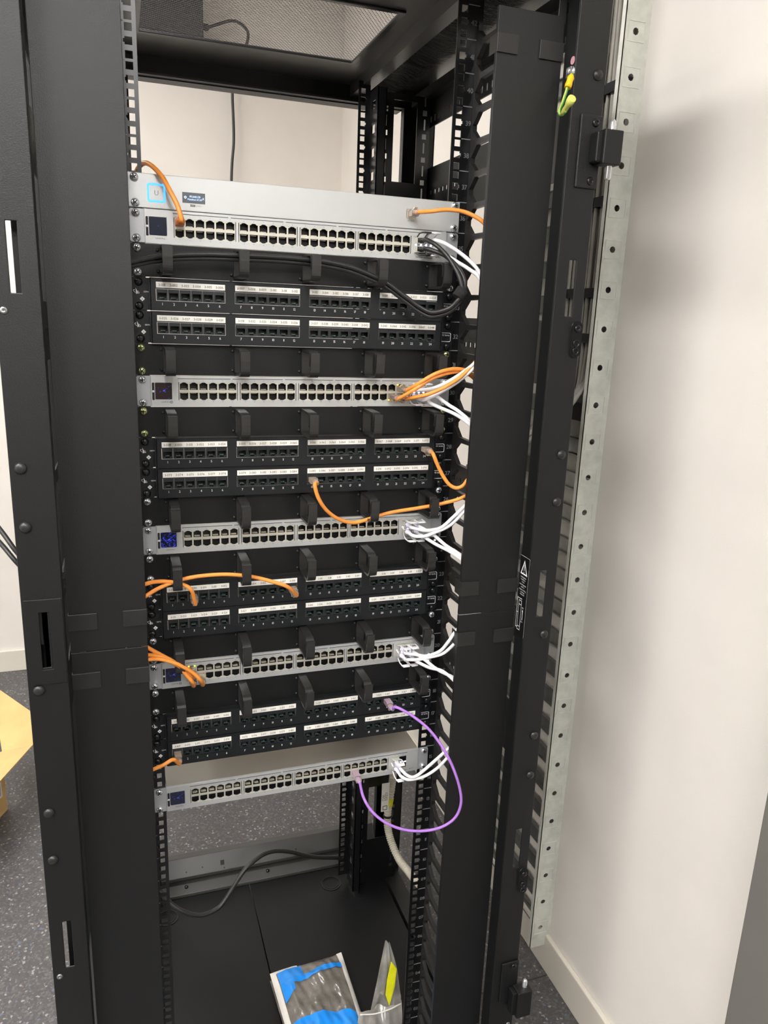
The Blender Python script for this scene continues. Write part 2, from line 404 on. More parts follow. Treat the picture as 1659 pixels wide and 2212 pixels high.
# lock plate on the left front post
b = MB().grid(-.394, -.348, 1.035, 1.155, [(-.377, -.364, 1.056, 1.137)], -.1275, -.125)
lk = part('lock_plate', b, 'black_coat', rack, world=True, bevel=.0006)
part('lock_housing', MB().box(-.3855, -.3785, -.1222, -.095, 1.045, 1.15).box(-.3855, -.355, -.0955, -.093, 1.045, 1.15), 'cavity', lk, world=True)
part('latch_tongue', MB().prism([(-.1105, 1.136), (-.1255, 1.136), (-.1265, 1.105), (-.1225, 1.090), (-.1105, 1.088)], -.3775, -.3735, 'x'), 'black_gloss', lk, world=True)
# earth and caution marks
part('earth_sticker', MB().lathe([(.0052, 0), (.0052, -.0005)], 'x', 18, (.347, -.1174, 1.8774)), 'pcb_pink', rack, world=True, label='small pink earth sticker')
part('earth_stud', MB().lathe([(.007, 0), (.007, -.002), (.0045, -.0025), (.0045, -.007), (.0022, -.0085)], 'x', 12, (.347, -.1185, 1.863)), 'chrome', rack, world=True)
X = .3466
lab = part('caution_label', MB().box(X, .347, -.1245, -.0938, 1.020, 1.160), 'black_gloss', rack, world=True, label='black caution label with white warning triangle')
pr = MB(); e = X - .0004
def yz(a, b): return (e, a, b)
def tri(pts, w_):
    c = Vector((sum(p[0] for p in pts) / 3, sum(p[1] for p in pts) / 3))
    inn = [c + (Vector(p) - c) * (1 - w_) for p in pts]
    pr.add([yz(*p) for p in pts] + [yz(*p) for p in inn], [(i, (i + 1) % 3, 3 + (i + 1) % 3, 3 + i) for i in range(3)])
tri([(-.1065, 1.152), (-.0945, 1.127), (-.1190, 1.127)], .30)
def qd(y0, y1, z0, z1): pr.add([yz(y0, z0), yz(y1, z0), yz(y1, z1), yz(y0, z1)], [(0, 1, 2, 3)])
qd(-.1073, -.1058, 1.134, 1.144); qd(-.1073, -.1058, 1.130, 1.1322)
TB = dict(ux=(0, -1, 0), uy=(0, 0, 1))
for k, l in enumerate(('Install Equipment', 'From Bottom', 'to Top', 'Heaviest Equipment', 'at Bottom', 'Maximum of 500 kg', 'Load Rating', 'Weight Limit')):
    pr.text(l, .0021, (e, -.1065, 1.1215 - k * .0040 - (.0008 if k > 2 else 0) - (.0008 if k > 4 else 0)), **TB)
for (a, b_, c, d) in ((-.092, -.0928, 1.034, 1.085), (-.0975, -.0983, 1.030, 1.081), (-.107, -.1078, 1.030, 1.081)): qd(b_, a, c, d)
for z in (1.030, 1.036, 1.074, 1.081): qd(-.1078, -.0975, z, z + .0009)
for z in (1.034, 1.060, 1.085): qd(-.0983, -.092, z - .001, z)
qd(-.1078, -.0925, 1.0845, 1.0855)
pr.text('LIGHT', .0020, (e, -.1135, 1.0705), **TB); pr.text('HEAVY', .0020, (e, -.1135, 1.0460), **TB)
qd(-.1143, -.1127, 1.0505, 1.0650); pr.add([yz(-.1155, 1.0645), yz(-.1115, 1.0645), yz(-.1135, 1.0690)], [(0, 1, 2)])
qd(-.1240, -.1236, 1.022, 1.158); qd(-.1240, -.0905, 1.1575, 1.158)
pr.v = [(a, -.1245 + (b_ + .1245) * .90, c) for a, b_, c in pr.v]
part('print', pr, 'print_white', lab, world=True)
# base: two floor panels, knock-out rings, rear and front beams
for s in (-1, 1):
    part('floor_panel', MB().box(*sorted((s * .0012, s * .345)), -.09, .585, .060, .070), 'black_panel', rack, world=True, bevel=.001)
ringm = MB().lathe([(.0225, 0), (.0262, 0), (.0262, .0018), (.0225, .0018), (.0225, 0)], 'z', 32, sm=False).lathe([(.0185, 0), (.0200, 0), (.0200, .0014), (.0185, .0014), (.0185, 0)], 'z', 32, sm=False)
rme = ringm.mesh('knockout_ring', ['black_gloss'])
for x, y in ((.205, .495), (.2755, .487), (-.2115, .495), (-.285, .495)):
    o = part('knockout_ring', rme, None, rack); o.location = Vector((x, y, .070)) - wl(rack)
hl = [(-.0665, -.0525, .574, .583), (-.1515, -.1485, .5635, .5665), (-.1115, -.1085, .564, .567), (-.0665, -.0635, .557, .560), (.1255, .1285, .561, .564)]
FZ = lambda x, z, y: (x, y, z)
part('rear_beam', MB().prism([(.620, .150), (.600, .150), (.574, .112), (.574, .104), (.620, .104)], -.352, .352, 'x'), 'roof_black', rack, world=True, bevel=.001)
for x, z, w_ in ((-.066, .128, .010), (-.158, .122, .003), (-.117, .126, .003), (-.062, .117, .003), (.130, .126, .003)):
    y = .574 + (z - .112) * .684; part('beam_hole', MB().add([(x - w_ / 2, y - .0006 - w_ * .34, z - w_ / 2), (x + w_ / 2, y - .0006 - w_ * .34, z - w_ / 2), (x + w_ / 2, y - .0006 + w_ * .34, z + w_ / 2), (x - w_ / 2, y - .0006 + w_ * .34, z + w_ / 2)], [(0, 1, 2, 3)]), 'cavity', rack, world=True)
part('rear_sill', MB().prism([(.600, .094), (.572, .094), (.553, .078), (.553, .070), (.600, .070)], -.352, .352, 'x'), 'roof_black', rack, world=True, bevel=.001)
for x in (-.16, .05):
    part('bolt', MB().lathe([(.0045, -.004), (.0045, 0), (.001, .001)], 'z', 10, (x, .566, .092)), 'black_gloss', rack, world=True)
part('front_beam', MB().box(-.347, .347, -.10, -.09, .03, .070), 'black_coat', rack, world=True)
for x in (-.36, .36):
    for y in (-.09, .57): part('foot', MB().lathe([(.022, 0), (.022, .008), (.008, .010), (.008, .04)], 'z', 16, (x, y, 0)), 'black_plastic', rack, world=True)
# top: rear beam, roof, vent, runner rails, brush strips
ZR = 2.003
part('top_rear_beam', MB().box(-.352, .352, .588, .592, 1.968, ZR + .004).box(-.352, .352, .575, .588, 1.968, 1.972).box(-.352, .352, .592, .625, 1.966, 1.969), 'black_coat', rack, world=True)
part('top_front_beam', MB().box(-.352, .352, -.12, -.10, 1.97, ZR), 'black_coat', rack, world=True)
VX0, VX1, VY0, VY1 = -.206, .194, .165, .440
rf = part('roof', MB().grid(-.397, .397, -.125, .60, [(VX0, VX1, VY0, VY1)], ZR, ZR + .002, P=lambda x, z, y: (x, y, z)), 'roof_black', rack, world=True)
part('vent_rim', MB().grid(VX0 - .006, VX1 + .006, VY0 - .006, VY1 + .006, [(VX0 + .004, VX1 - .004, VY0 + .004, VY1 - .004)], ZR - .004, ZR, P=lambda x, z, y: (x, y, z)), 'black_gloss', rf, world=True, bevel=.001)
vm = MB(); px_, py_ = .0068, .0052
ny = int((VY1 - VY0) / py_) + 1; nx = int((VX1 - VX0) / px_) + 1
for j in range(ny):
    for i in range(nx):
        cx = VX0 + (i + .5 * (j % 2)) * px_; cy = VY0 + j * py_
        if cx > VX1 or cy > VY1: continue
        ho = [(cx + px_ * .5 * math.cos(a), cy + py_ * .62 * math.sin(a)) for a in [PI / 6 + k * PI / 3 for k in range(6)]]
        ho = [(cx + (-.5, -.5, 0, .5, .5, 0)[k] * px_, cy + (.33, -.33, -.67, -.33, .33, .67)[k] * py_) for k in range(6)]
        hi = [(cx + (a - cx) * .90, cy + (b - cy) * .90) for a, b in ho]
        o = len(vm.v)
        vm.v += [(a, b, ZR) for a, b in ho] + [(a, b, ZR) for a, b in hi] + [(a, b, ZR + .0003) for a, b in hi]
        for k in range(6):
            k2 = (k + 1) % 6
            vm.f += [(o + k, o + k2, o + 6 + k2, o + 6 + k), (o + 6 + k, o + 6 + k2, o + 12 + k2, o + 12 + k)]; vm.m += [0, 0]; vm.s += [False, False]
part('vent_mesh', vm, 'black_gloss', rf, world=True, kind='stuff')
for s in (-1, 1):
    b = MB().box(*sorted((s * .232, s * .2335)), -.10, .588, ZR - .022, ZR).box(*sorted((s * .232, s * .258)), -.10, .588, ZR - .0235, ZR - .022).box(*sorted((s * .2565, s * .258)), -.10, .588, ZR - .022, ZR - .012)
    part('roof_runner', b, 'roof_black', rack, world=True)
    bs = MB(); rnd = random.Random(3 + s)
    for k in range(900):
        y = rnd.uniform(.0, .56); x0 = s * (.266 if k % 2 else .342); x1 = x0 + (s if k % 2 else -s) * rnd.uniform(.030, .048); zz = ZR - rnd.uniform(.002, .012); dy = rnd.uniform(-.012, .012); dz = -rnd.uniform(0, .016)
        bs.add([(x0, y - .0007, zz), (x0, y + .0007, zz), (x1, y + dy + .0005, zz + dz), (x1, y + dy - .0005, zz + dz)], [(0, 1, 2, 3)])
    part('brush_strip', bs, 'brush', rack, world=True, kind='stuff')

# ------------------------------------------------------------------ vertical finger managers with covers
fing = MB()
prof = [(0, .0180), (-.007, .0180), (-.024, .0042), (-.066, .0034), (-.078, .0120), (-.083, .0120)]
fing.prism(prof + [(a, -b) for a, b in reversed(prof)], -.0035, .0035, 'x')
fmesh = fing.mesh('finger', ['black_plastic'])
for s in (-1, 1):
    t = thing('vertical_cable_manager', ('black covered finger duct where the white cable ends go in' if s > 0 else
              'black covered finger duct next to the post with the lock plate'), 'cable manager', (s * .295, 0, U(1)))
    q = wl(t)
    bx = lambda a, b_, c, d, z0, z1: MB().box(*sorted((s * a, s * b_)), c, d, z0, z1)
    part('back_strip', bx(.2535, .2605, -.0055, .0, U(1), 1.945), 'black_plastic', t, world=True)
    part('back_strip', bx(.330, .338, -.006, .0, U(1), U(43)), 'black_plastic', t, world=True)
    for n in range(1, 43):
        for x, off in ((.2565, .0375), (.333, .0375)):
            z = U(n) + off
            if z > 1.945: continue
            o = part('finger', fmesh, None, t); o.location = Vector((s * x, -.0005, z)) - q
    for z0, z1 in ((.16, 1.0595), (1.0605, 1.938)):
        b = MB().box(*sorted((s * .2425, s * .3440)), -.092, -.0900, z0, z1).box(*sorted((s * .2425, s * .2440)), -.090, -.0855, z0, z1).box(*sorted((s * .3425, s * .3440)), -.090, -.0855, z0, z1)
        cv = part('cover', b, 'black_coat', t, world=True, bevel=.0006)
        for zc in ((.185, 1.017) if z0 < 1 else (1.105, 1.893)):
            for x0, x1 in ((.2418, .274), (.3075, .3447)):
                c = MB().box(*sorted((s * x0, s * x1)), -.0945, -.092, zc - .012, zc + .012)
                xe = .2418 if x0 < .3 else .3447
                c.box(*sorted((s * xe, s * (xe + (.0012 if x0 < .3 else -.0012)))), -.092, -.070, zc - .012, zc + .012)
                part('clip', c, 'black_plastic', cv, world=True, bevel=.0005)

# ------------------------------------------------------------------ screws
def screw_mesh(name, m):
    b = MB().lathe([(.0052, 0), (.0056, -.0008), (.0055, -.0018), (.0046, -.0034), (.0030, -.0044), (.0008, -.0048)], n=18)
    for a in (PI / 5, PI / 5 + PI / 2):
        ca, sa = math.cos(a), math.sin(a); hw, hl = .0007, .0030
        pts = [(ca * i * hl - sa * j * hw, sa * i * hl + ca * j * hw) for i, j in ((-1, -1), (1, -1), (1, 1), (-1, 1))]
        b.prism(pts, -.0050, -.0036, 'y', mi=1)
    return b.mesh(name, [m, 'cavity'])
SC = {'c': screw_mesh('screw', 'chrome'), 'b': screw_mesh('screw', 'black_gloss'), 'y': screw_mesh('screw', 'zinc_yellow')}
def screws(t, kind, y=-.002, skip=()):
    for x in (-.23255, .23255):
        for z in (.00635, .0381):
            if (x > 0, z > .02) in skip: continue
            o = part('screw', SC[kind], None, t); o.location = (x, y, z); o.rotation_euler = (0, random.uniform(0, 1.5), 0)

# ------------------------------------------------------------------ switches
def port_mesh(name, flip, mats):
    f = -1 if flip else 1
    def H(a, b, c, d): return (a, b, min(f * c, f * d), max(f * c, f * d))
    holes = [H(-.0057, .0057, -.0045, .0043), H(-.0038, .0038, .0042, .0054), H(-.0022, .0022, .0053, .0061)]
    b = MB().grid(-.00688, .00688, -.0065, .0065, holes, 0, .0009)
    b.box(-.0062, .0062, .0095, .0100, -.0063, .0063, 1)
    for a in (-.0064, .0062): b.box(a, a + .0002, .0009, .0095, -.0063, .0063, 1)
    for a in (-.0064, .0062): b.box(-.0062, .0062, .0009, .0095, a, a + .0002, 1)
    z = sorted((f * -.0040, f * -.0032)); b.box(-.0040, .0040, .0030, .0085, z[0], z[1], 2)
    z = sorted((f * .0046, f * .0050)); b.box(-.0056, -.0040, .0004, .001, *sorted((f * .0046, f * .0056)), 2); b.box(.0040, .0056, .0004, .001, *sorted((f * .0046, f * .0056)), 2)
    return b.mesh(name, mats)
PU = port_mesh('port', False, ['nickel', 'cavity', 'contact']); PD = port_mesh('port', True, ['nickel', 'cavity', 'contact'])
GX = [-.1850, -.0970, -.0092, .0782]; PP = .01378
def colx(c): return GX[c // 6] + PP * (c % 6 + .5) + .0024
face_holes = [(g + .0014, g + .0034 + 6 * PP, .0092, .0352) for g in GX] + [(.1690, .2000, .0095, .0345), (-.2160, -.1925, .0105, .0345)]
def faceplate():
    b = MB().grid(-.2213, .2213, .0004, .0440, face_holes, -.0035, -.0015)
    b.box(-.2213, .2213, -.0015, .0005, .0425, .0440); b.box(-.2213, .2213, -.0015, .0005, .0004, .0018)
    return b
FACE = faceplate().mesh('faceplate', ['alu'])
_b = MB().box(-.2210, .2210, .0115, .400, .0006, .0438).box(-.2213, .2213, .0005, .0115, .0425, .0440).box(-.2213, .2213, .0005, .0115, .0004, .0018).box(-.2213, -.2200, .0005, .0115, .0018, .0425).box(.2200, .2213, .0005, .0115, .0018, .0425)
BODY = _b.mesh('chassis', ['alu_top'])
def ear_mesh(sx):
    pts = []; x0, x1, z0, z1, r = .2216, .2413, .0008, .0437, .004
    for cx, cz, a0 in ((x1 - r, z1 - r, 0), (x0, z1, None), (x0, z0, None), (x1 - r, z0 + r, -PI / 2)):
        if a0 is None: pts.append((cx, cz))
        else: pts += [(cx + r * math.cos(a0 + k * PI / 8), cz + r * math.sin(a0 + k * PI / 8)) for k in range(5)]
    pts = [(sx * a, b) for a, b in pts]
    b = MB().prism(pts, -.0020, -.0002); b.box(*sorted((sx * .2216, sx * .2228)), 0, .07, .002, .042); return b.mesh('ear', ['ear'])
EARS = {s: ear_mesh(s) for s in (-1, 1)}
lines = MB()
for a, b_ in ((-.1842, -.1095), (-.1062, -.0318), (-.0283, .0462), (.0497, .1222), (.1255, .2003)): lines.box(a, b_, -.0038, -.0034, .0399, .0407)
LINES = lines.mesh('status_line', ['print_dark'])
def nums(poe):
    b = MB()
    for c in range(24):
        for r, z in ((0, .0367), (1, .0066)):
            b.text(str(2 * c + 1 + r) + ("''" if poe else ''), .0013, (colx(c), -.0038, z))
    b.text('49', .0013, (.1765, -.0038, .0367)); b.text('51', .0013, (.1920, -.0038, .0367)); b.text('50', .0013, (.1765, -.0038, .0066)); b.text('52', .0013, (.1920, -.0038, .0066))
    b.text('USW', .0022, (-.2078, -.0038, .0058), align='l', gap=.16); b.text('Pro', .0022, (-.1998, -.0038, .0058), align='l')
    if poe:
        b.lathe([(.0011, -.0038), (.0018, -.0038)], 'y', 14, (-.1938, 0, .0068), sm=False)
    b.lathe([(.0003, -.0038), (.0009, -.0038)], 'y', 10, (.2062, 0, .0062), sm=False); b.text('RESET', .0014, (.2083, -.0038, .0056), align='l')
    b.box(.1732, .1838, -.0038, -.0034, .0046, .0054); b.box(.1855, .1998, -.0038, -.0034, .0042, .0050)
    return b.mesh('lettering', ['print_dark'])
NUMS = {True: nums(True), False: nums(False)}
def rounded(x0, x1, z0, z1, r, n=4):
    pts = []
    for cx, cz, a0 in ((x1 - r, z1 - r, 0), (x0 + r, z1 - r, PI / 2), (x0 + r, z0 + r, PI), (x1 - r, z0 + r, 3 * PI / 2)):
        pts += [(cx + r * math.cos(a0 + k * PI / 2 / n), cz + r * math.sin(a0 + k * PI / 2 / n)) for k in range(n + 1)]
    return pts
def sfp_mesh():
    hs = [(.0012, .0148, .0134, .0240), (.0162, .0298, .0134, .0240), (.0012, .0148, .0010, .0112), (.0162, .0298, .0010, .0112)]
    b = MB().grid(0, .031, 0, .025, hs, 0, .001)
    for h in hs:
        b.box(h[0] - .0004, h[1] + .0004, .0098, .0102, h[2], h[3], 1)
        for a in (h[0] - .0004, h[1] + .0002): b.box(a, a + .0002, .001, .0098, h[2], h[3], 1)
        for a in (h[2] - .0002, h[3]): b.box(h[0], h[1], .001, .0098, a, a + .0002, 1)
    return b.mesh('sfp_cage', ['nickel', 'cavity'])
SFP = sfp_mesh()
LEDB = MB().box(0, .0022, -.0008, 0, 0, .0016).mesh('status_led', ['led_white'])
def make_switch(n, label, poe, scr):
    t = thing('network_switch', label, 'network switch', (0, 0, U(n)), 'silver 48-port switches in the rack')
    part('chassis', BODY, None, t); fp = part('faceplate', FACE, None, t)
    for s in (-1, 1): part('ear', EARS[s], None, t)
    screws(t, 'c')
    part('status_line', LINES, None, fp); part('lettering', NUMS[poe], None, fp)
    sb = MB().prism(rounded(-.2158, -.1928, .0108, .0342, .0018), -.0034, -.0020)
    part('screen', sb, scr, t)
    sl = part('side_slot', MB().prism(rounded(-.2200, -.2168, .0096, .0344, .0012), -.0039, -.0034), 'cavity', fp)
    part('slot_dot', MB().lathe([(.0002, -.0041), (.0016, -.0041), (.0016, -.0038)], 'y', 12, (-.2184, 0, .0220)), 'print_white', fp)
    for c in range(24):
        o = part('port', PU, None, t); o.location = (colx(c), -.0030, .0287)
        o = part('port', PD, None, t); o.location = (colx(c), -.0030, .0157)
    o = part('sfp_cage', SFP, None, t); o.location = (.1690, -.0032, .0096)
    for x in (.1708, .1791, .1873, .1953):
        o = part('status_led', LEDB, None, t); o.location = (x, -.0033, .0217)
    return t
SW = {}
for n, lab_, poe, scr in ((35, 'silver 48-port switch right below the plain silver gateway, black cables in its last ports', False, 'screen_a'),
                     (30, 'silver 48-port switch below patch panels 3-001 to 3-048, three orange cords in its end ports', True, 'screen_b'),
                     (25, 'silver 48-port switch with bright blue screen, below patch labels 3-073 to 3-096', False, 'screen_c'),
                     (20, 'silver 48-port switch with three orange cords in its first ports by the screen', True, 'screen_d'),
                     (15, 'lowest silver 48-port switch with bare metal top, purple cord plugged in', False, 'screen_d')):
    SW[n] = make_switch(n, lab_, poe, scr)

# ------------------------------------------------------------------ gateway
g = thing('network_gateway', 'plain silver gateway with glowing blue square and small text display', 'gateway', (0, 0, U(36)))
part('chassis', MB().box(-.2195, .2195, 0, .285, .0008, .0436), 'alu_top', g)
part('faceplate', MB().grid(-.2413, .2413, .0004, .0440, [(.1553, .1697, .0150, .0275)], -.0028, -.0003), 'alu', g, bevel=.0008)
screws(g, 'c', -.0028)
ro = rounded(-.2165, -.1930, .0085, .0320, .0025); ri = rounded(-.2140, -.1955, .0110, .0295, .0012)
b = MB(); nn = len(ro); b.add([(a, -.0032, c) for a, c in ro] + [(a, -.0032, c) for a, c in ri], [(i, (i + 1) % nn, nn + (i + 1) % nn, nn + i) for i in range(nn)])
part('light_ring', b, 'led_blue', g)
part('logo', MB().text('U', .0062, (-.2047, -.0031, .0172)), 'print_grey', g)
sc_ = part('display', MB().box(-.1710, -.1405, -.0031, -.0027, .0108, .0245), 'screen_grey', g)
b = MB().text('192.168.1.231', .0024, (-.1542, -.0035, .0182)).text('Mololinui UCXP', .0022, (-.1542, -.0035, .0146))
b.lathe([(.0008, -.0035), (.0017, -.0035)], 'y', 14, (-.1670, 0, .0180), sm=False); b.text('X', .0028, (-.1432, -.0035, .0160))
part('display_text', b, 'screen_text', sc_)
b = MB().box(-.1608, -.1538, -.0031, -.0027, .0066, .0092)
part('badge', b, 'print_dark', g); part('lettering', MB().text('GATEWAY', .0012, (-.1573, -.0033, .0073)), 'print_white', g)
part('lettering', MB().text('UXG Pro', .0014, (-.1530, -.0031, .0072), align='l').text('1 G  WAN', .0019, (.1625, -.0031, .0108)), 'print_dark', g)
o = part('port', PU, None, g); o.location = (.1625, -.0024, .0212)

# ------------------------------------------------------------------ patch panels
def jack_mesh():
    b = MB().grid(-.00765, .00765, -.0076, .0076, [(-.0058, .0058, -.0042, .0028), (-.0034, .0034, -.0062, -.0040)], -.0008, .0010)
    b.box(-.0064, .0064, .0090, .0094, -.0068, .0034, 1)
    for a in (-.0066, .0064): b.box(a, a + .0002, .001, .009, -.0068, .0034, 1)
    for a in (-.0070, .0034): b.box(-.0064, .0064, .001, .009, a, a + .0002, 1)
    for x in (-.0052, .0034): b.box(x, x + .0018, -.0005, .003, -.0060, -.0044, 2)
    for k in range(4): b.box(-.0030 + k * .0016, -.0022 + k * .0016, .0030, .0085, -.0046, -.0030, 2)
    return b.mesh('jack', ['jack', 'cavity', 'jack_teeth'])
JK = jack_mesh()
LX = [(-.2100, -.1165), (-.1023, -.0088), (.0058, .0993), (.1142, .2075)]
pf = MB().grid(-.2180, .2180, .0004, .0440, [(a - .0004, b_ + .0004, .0137, .0296) for a, b_ in LX], -.0120, -.0105)
pf.box(-.2180, .2180, -.0105, .0150, .0428, .0440).box(-.2180, .2180, -.0105, .0150, .0004, .0018)
pf.prism([(-.0122, .0432), (-.0130, .0436), (-.0130, .0442), (-.0120, .0442)], -.2180, .2180, 'x')
PFM = pf.mesh('faceplate', ['patch_black'])
def pear(s):
    b = MB().box(*sorted((s * .2190, s * .2413)), -.0022, -.0002, .0008, .0437); b.box(*sorted((s * .2168, s * .2192)), -.0120, .0, .0008, .0437); return b.mesh('ear', ['patch_black'])
PEAR = {s: pear(s) for s in (-1, 1)}
PNUM = [MB().text(str(i + 1), .0034, (LX[i // 6][0] + .01558 * (i % 6 + .5), -.0124, .0078), gap=.08).mesh('port_number', ['print_white']) for i in range(24)]
b = MB().text('SIEMON', .0021, (-.2262, -.0124 + .0098, .0240), align='l', gap=.16).text('™', .0016, (-.2134, -.0026, .0252), align='l')
# ring and dart emblem, diamond mark
for a0, a1 in ((1.9, 7.2),):
    P1 = []; 
    for k in range(23):
        a = a0 + (a1 - a0) * k / 22; P1.append((math.cos(a), math.sin(a)))
    V = [(-.2357 + c * .0040 - s_ * .0008, -.0026, .0248 - c * .0012 + s_ * .0024) for c, s_ in P1] + [(-.2357 + c * .0033 - s_ * .0006, -.0026, .0248 - c * .0010 + s_ * .0018) for c, s_ in P1]
    b.add(V, [(i, i + 1, 24 + i, 23 + i) for i in range(22)])
b.add([(-.2366, -.0027, .0300), (-.2334, -.0027, .0235), (-.2360, -.0027, .0212), (-.2360, -.0027, .0235)], [(0, 1, 2, 3)])
b.add([(-.2282, -.0026, .0188), (-.2248, -.0026, .0155), (-.2282, -.0026, .0122), (-.2316, -.0026, .0155)], [(0, 1, 2, 3)])
PLOGO = b.mesh('maker_logo', ['print_white'])
b = MB().text('6', .0026, (-.2282, -.0030, .0142)); PSIX = b.mesh('diamond_figure', ['print_dark'])
b = MB(); ro = rounded(.2205, .2385, .0135, .0275, .0022); ri = rounded(.2212, .2378, .0142, .0268, .0017); nn = len(ro)
b.add([(a, -.0026, c) for a, c in ro] + [(a, -.0026, c) for a, c in ri], [(i, (i + 1) % nn, nn + (i + 1) % nn, nn + i) for i in range(nn)])
b.text('HD Series', .0026, (.2295, -.0026, .0225), gap=.06)
PHD = b.mesh('series_mark', ['print_white'])
STRIPS = [MB().box(a, b_, -.0128, -.0120, .0311, .0388).mesh('label_strip', ['label_white']) for a, b_ in LX]
PB = {}
for n, first in ((33, 1), (32, 25), (28, 49), (27, 73), (23, 97), (22, 121), (18, 145), (17, 169)):
    t = thing('patch_bay', 'black 24-port patch panel with white labels 3-%03d to 3-%03d' % (first, first + 23), 'patch panel', (0, 0, U(n)), 'black patch panels in the rack')
    PB[n] = t
    fp = part('faceplate', PFM, None, t)
    for s in (-1, 1): part('ear', PEAR[s], None, t)
    screws(t, 'b', -.0022)
    [part('port_number', pn, None, fp) for pn in PNUM]; part('maker_logo', PLOGO, None, fp); part('series_mark', PHD, None, fp); part('diamond_figure', PSIX, None, fp)
    for gi in range(4):
        ls = part('label_strip', STRIPS[gi], None, t)
        b = MB()
        for k in range(6): b.text('3-%03d' % (first + gi * 6 + k), .0032, (LX[gi][0] + .01558 * (k + .5), -.0131, .0333), gap=.12)
        part('lettering', b, 'print_dark', ls)
        for k in range(6):
            o = part('jack', JK, None, t); o.location = (LX[gi][0] + .01558 * (k + .5), -.0108, .0217)

# ------------------------------------------------------------------ horizontal ring managers
def arc(cy, cz, r, a0, a1, n=5): return [(cy + r * math.cos(a0 + (a1 - a0) * k / n), cz + r * math.sin(a0 + (a1 - a0) * k / n)) for k in range(n + 1)]
rb = MB()
rb.box(-.0065, .0065, -.0060, -.0020, .0030, .0415)
# lower arm, round the front corner, up the front bar
rb.band([(-.003, .0045)] + [(-.030, .0050)] + arc(-.052, .0145, .0095, -PI / 2, -PI, 5) + [(-.0622, .025), (-.0622, .0385)], .013, .0034)
# upper arm ending in an inner hook
rb.band([(-.003, .0400), (-.030, .0398)] + arc(-.0480, .0310, .0085, PI / 2, PI, 5) + [(-.0560, .0225), (-.0545, .0205)], .013, .0030)
rb.lathe([(.0022, -.002), (.0022, -.0045), (.0008, -.0055)], 'y', 10, (-.0095, 0, .0085)); rb.lathe([(.0022, -.002), (.0022, -.0045), (.0008, -.0055)], 'y', 10, (-.0095, 0, .0365))
RING = rb.mesh('ring', ['black_plastic'])
pts = rounded(-.2413, .2413, .0006, .0439, .004)
HP = MB().prism(pts, -.0020, -.0002).mesh('back_panel', ['black_panel'])
for n, kind, lab_ in ((34, 'c', 'black five-ring cable manager with two black cables running through its rings'), (31, 'y', 'black five-ring cable manager directly below patch labels 3-025 to 3-048'),
                (29, 'y', 'black five-ring cable manager directly above patch labels 3-049 to 3-072'), (26, 'c', 'black five-ring cable manager crossed by a long hanging orange cord'),
                (24, 'c', 'black five-ring cable manager directly above patch labels 3-097 to 3-120'), (21, 'c', 'black five-ring cable manager directly below patch labels 3-121 to 3-144'),
                (19, 'c', 'black five-ring cable manager directly above patch labels 3-145 to 3-168')):
    t = thing('cable_manager', lab_, 'cable manager', (0, 0, U(n)), 'black ring cable managers in the rack')
    part('back_panel', HP, None, t)
    screws(t, kind)
    for x in (-.1965, -.0965, .0030, .1020, .2020):
        o = part('ring', RING, None, t); o.location = (x, 0, 0)

# ------------------------------------------------------------------ cords
def plug(t, x, z, face, pm, up=True, boot=None, L=.017):
    """clear plug sticking out of a jack towards the viewer; returns the point where the cable leaves"""
    f = 1 if up else -1
    b = MB().box(x - .0056, x + .0056, face - L, face + .004, z - .0040, z + .0040)
    b.prism([(face - .004, z + f * .0042), (face - L + .001, z + f * .0078), (face - L - .003, z + f * .0080), (face - L - .003, z + f * .0068), (face - .006, z + f * .0040)], x - .0026, x + .0026, 'x')
    p = part('plug', b, pm, t, world=True, bevel=.0008)
    R = []
    for d, w_, h_ in ((0, .0058, .0046), (.003, .0060, .0048), (.0085, .0052, .0042), (.0125, .0036, .0034), (.0150, .0028, .0028)):
        R.append([(x + a * w_, face - L - d, z + c * h_) for a, c in [(math.cos(PI / 12 + k * PI / 6), math.sin(PI / 12 + k * PI / 6)) for k in range(12)]])
    part('boot', MB().rings(R), boot or pm, t, world=True)
    return Vector((x, face - L - .013, z))
def sfp_plug(t, x, z, up, col):
    """transceiver with boot and pull bail"""
    f = 1 if up else -1; face = -.0035
    part('transceiver', MB().grid(x - .0068, x + .0068, z - .0046, z + .0046, [(x - .0052, x + .0052, z - .0032, z + .0032)], face - .0085, face + .006).box(x - .0056, x + .0056, face - .003, face + .006, z - .0036, z + .0036), 'nickel', t, world=True, bevel=.0004)
    R = []
    for d, w_, h_ in ((.002, .0048, .0036), (.010, .0050, .0040), (.0125, .0042, .0036), (.0130, .0036, .0032), (.020, .0034, .0031), (.021, .0029, .0027), (.0300, .0025, .0024)):
        R.append([(x + a * w_, face - d, z + c * h_) for a, c in [(math.cos(PI / 8 + k * PI / 4), math.sin(PI / 8 + k * PI / 4)) for k in range(8)]])
    part('boot', MB().rings(R), 'white_boot' if col == 'white_cable' else 'black_plastic', t, world=True)
    y0, y1 = face - .007, face - .030; zz = z + f * .0050; zt = z + f * .0095
    pth = [(x - .0062, y0, zz), (x - .0062, y0 - .010, zt), (x - .0062, y1, zt), (x - .0040, y1 - .004, zt), (x + .0040, y1 - .004, zt), (x + .0062, y1, zt), (x + .0062, y0 - .010, zt), (x + .0062, y0, zz)]
    b = MB().tube(pth, .0011, 6); b.box(x - .0058, x + .0058, y1 - .0045, y1 + .003, zt - .0009, zt + .0009)
    part('pull_bail', b, 'white_cable' if col == 'white_cable' else 'black_plastic', t, world=True)
    return Vector((x, face - .028, z))
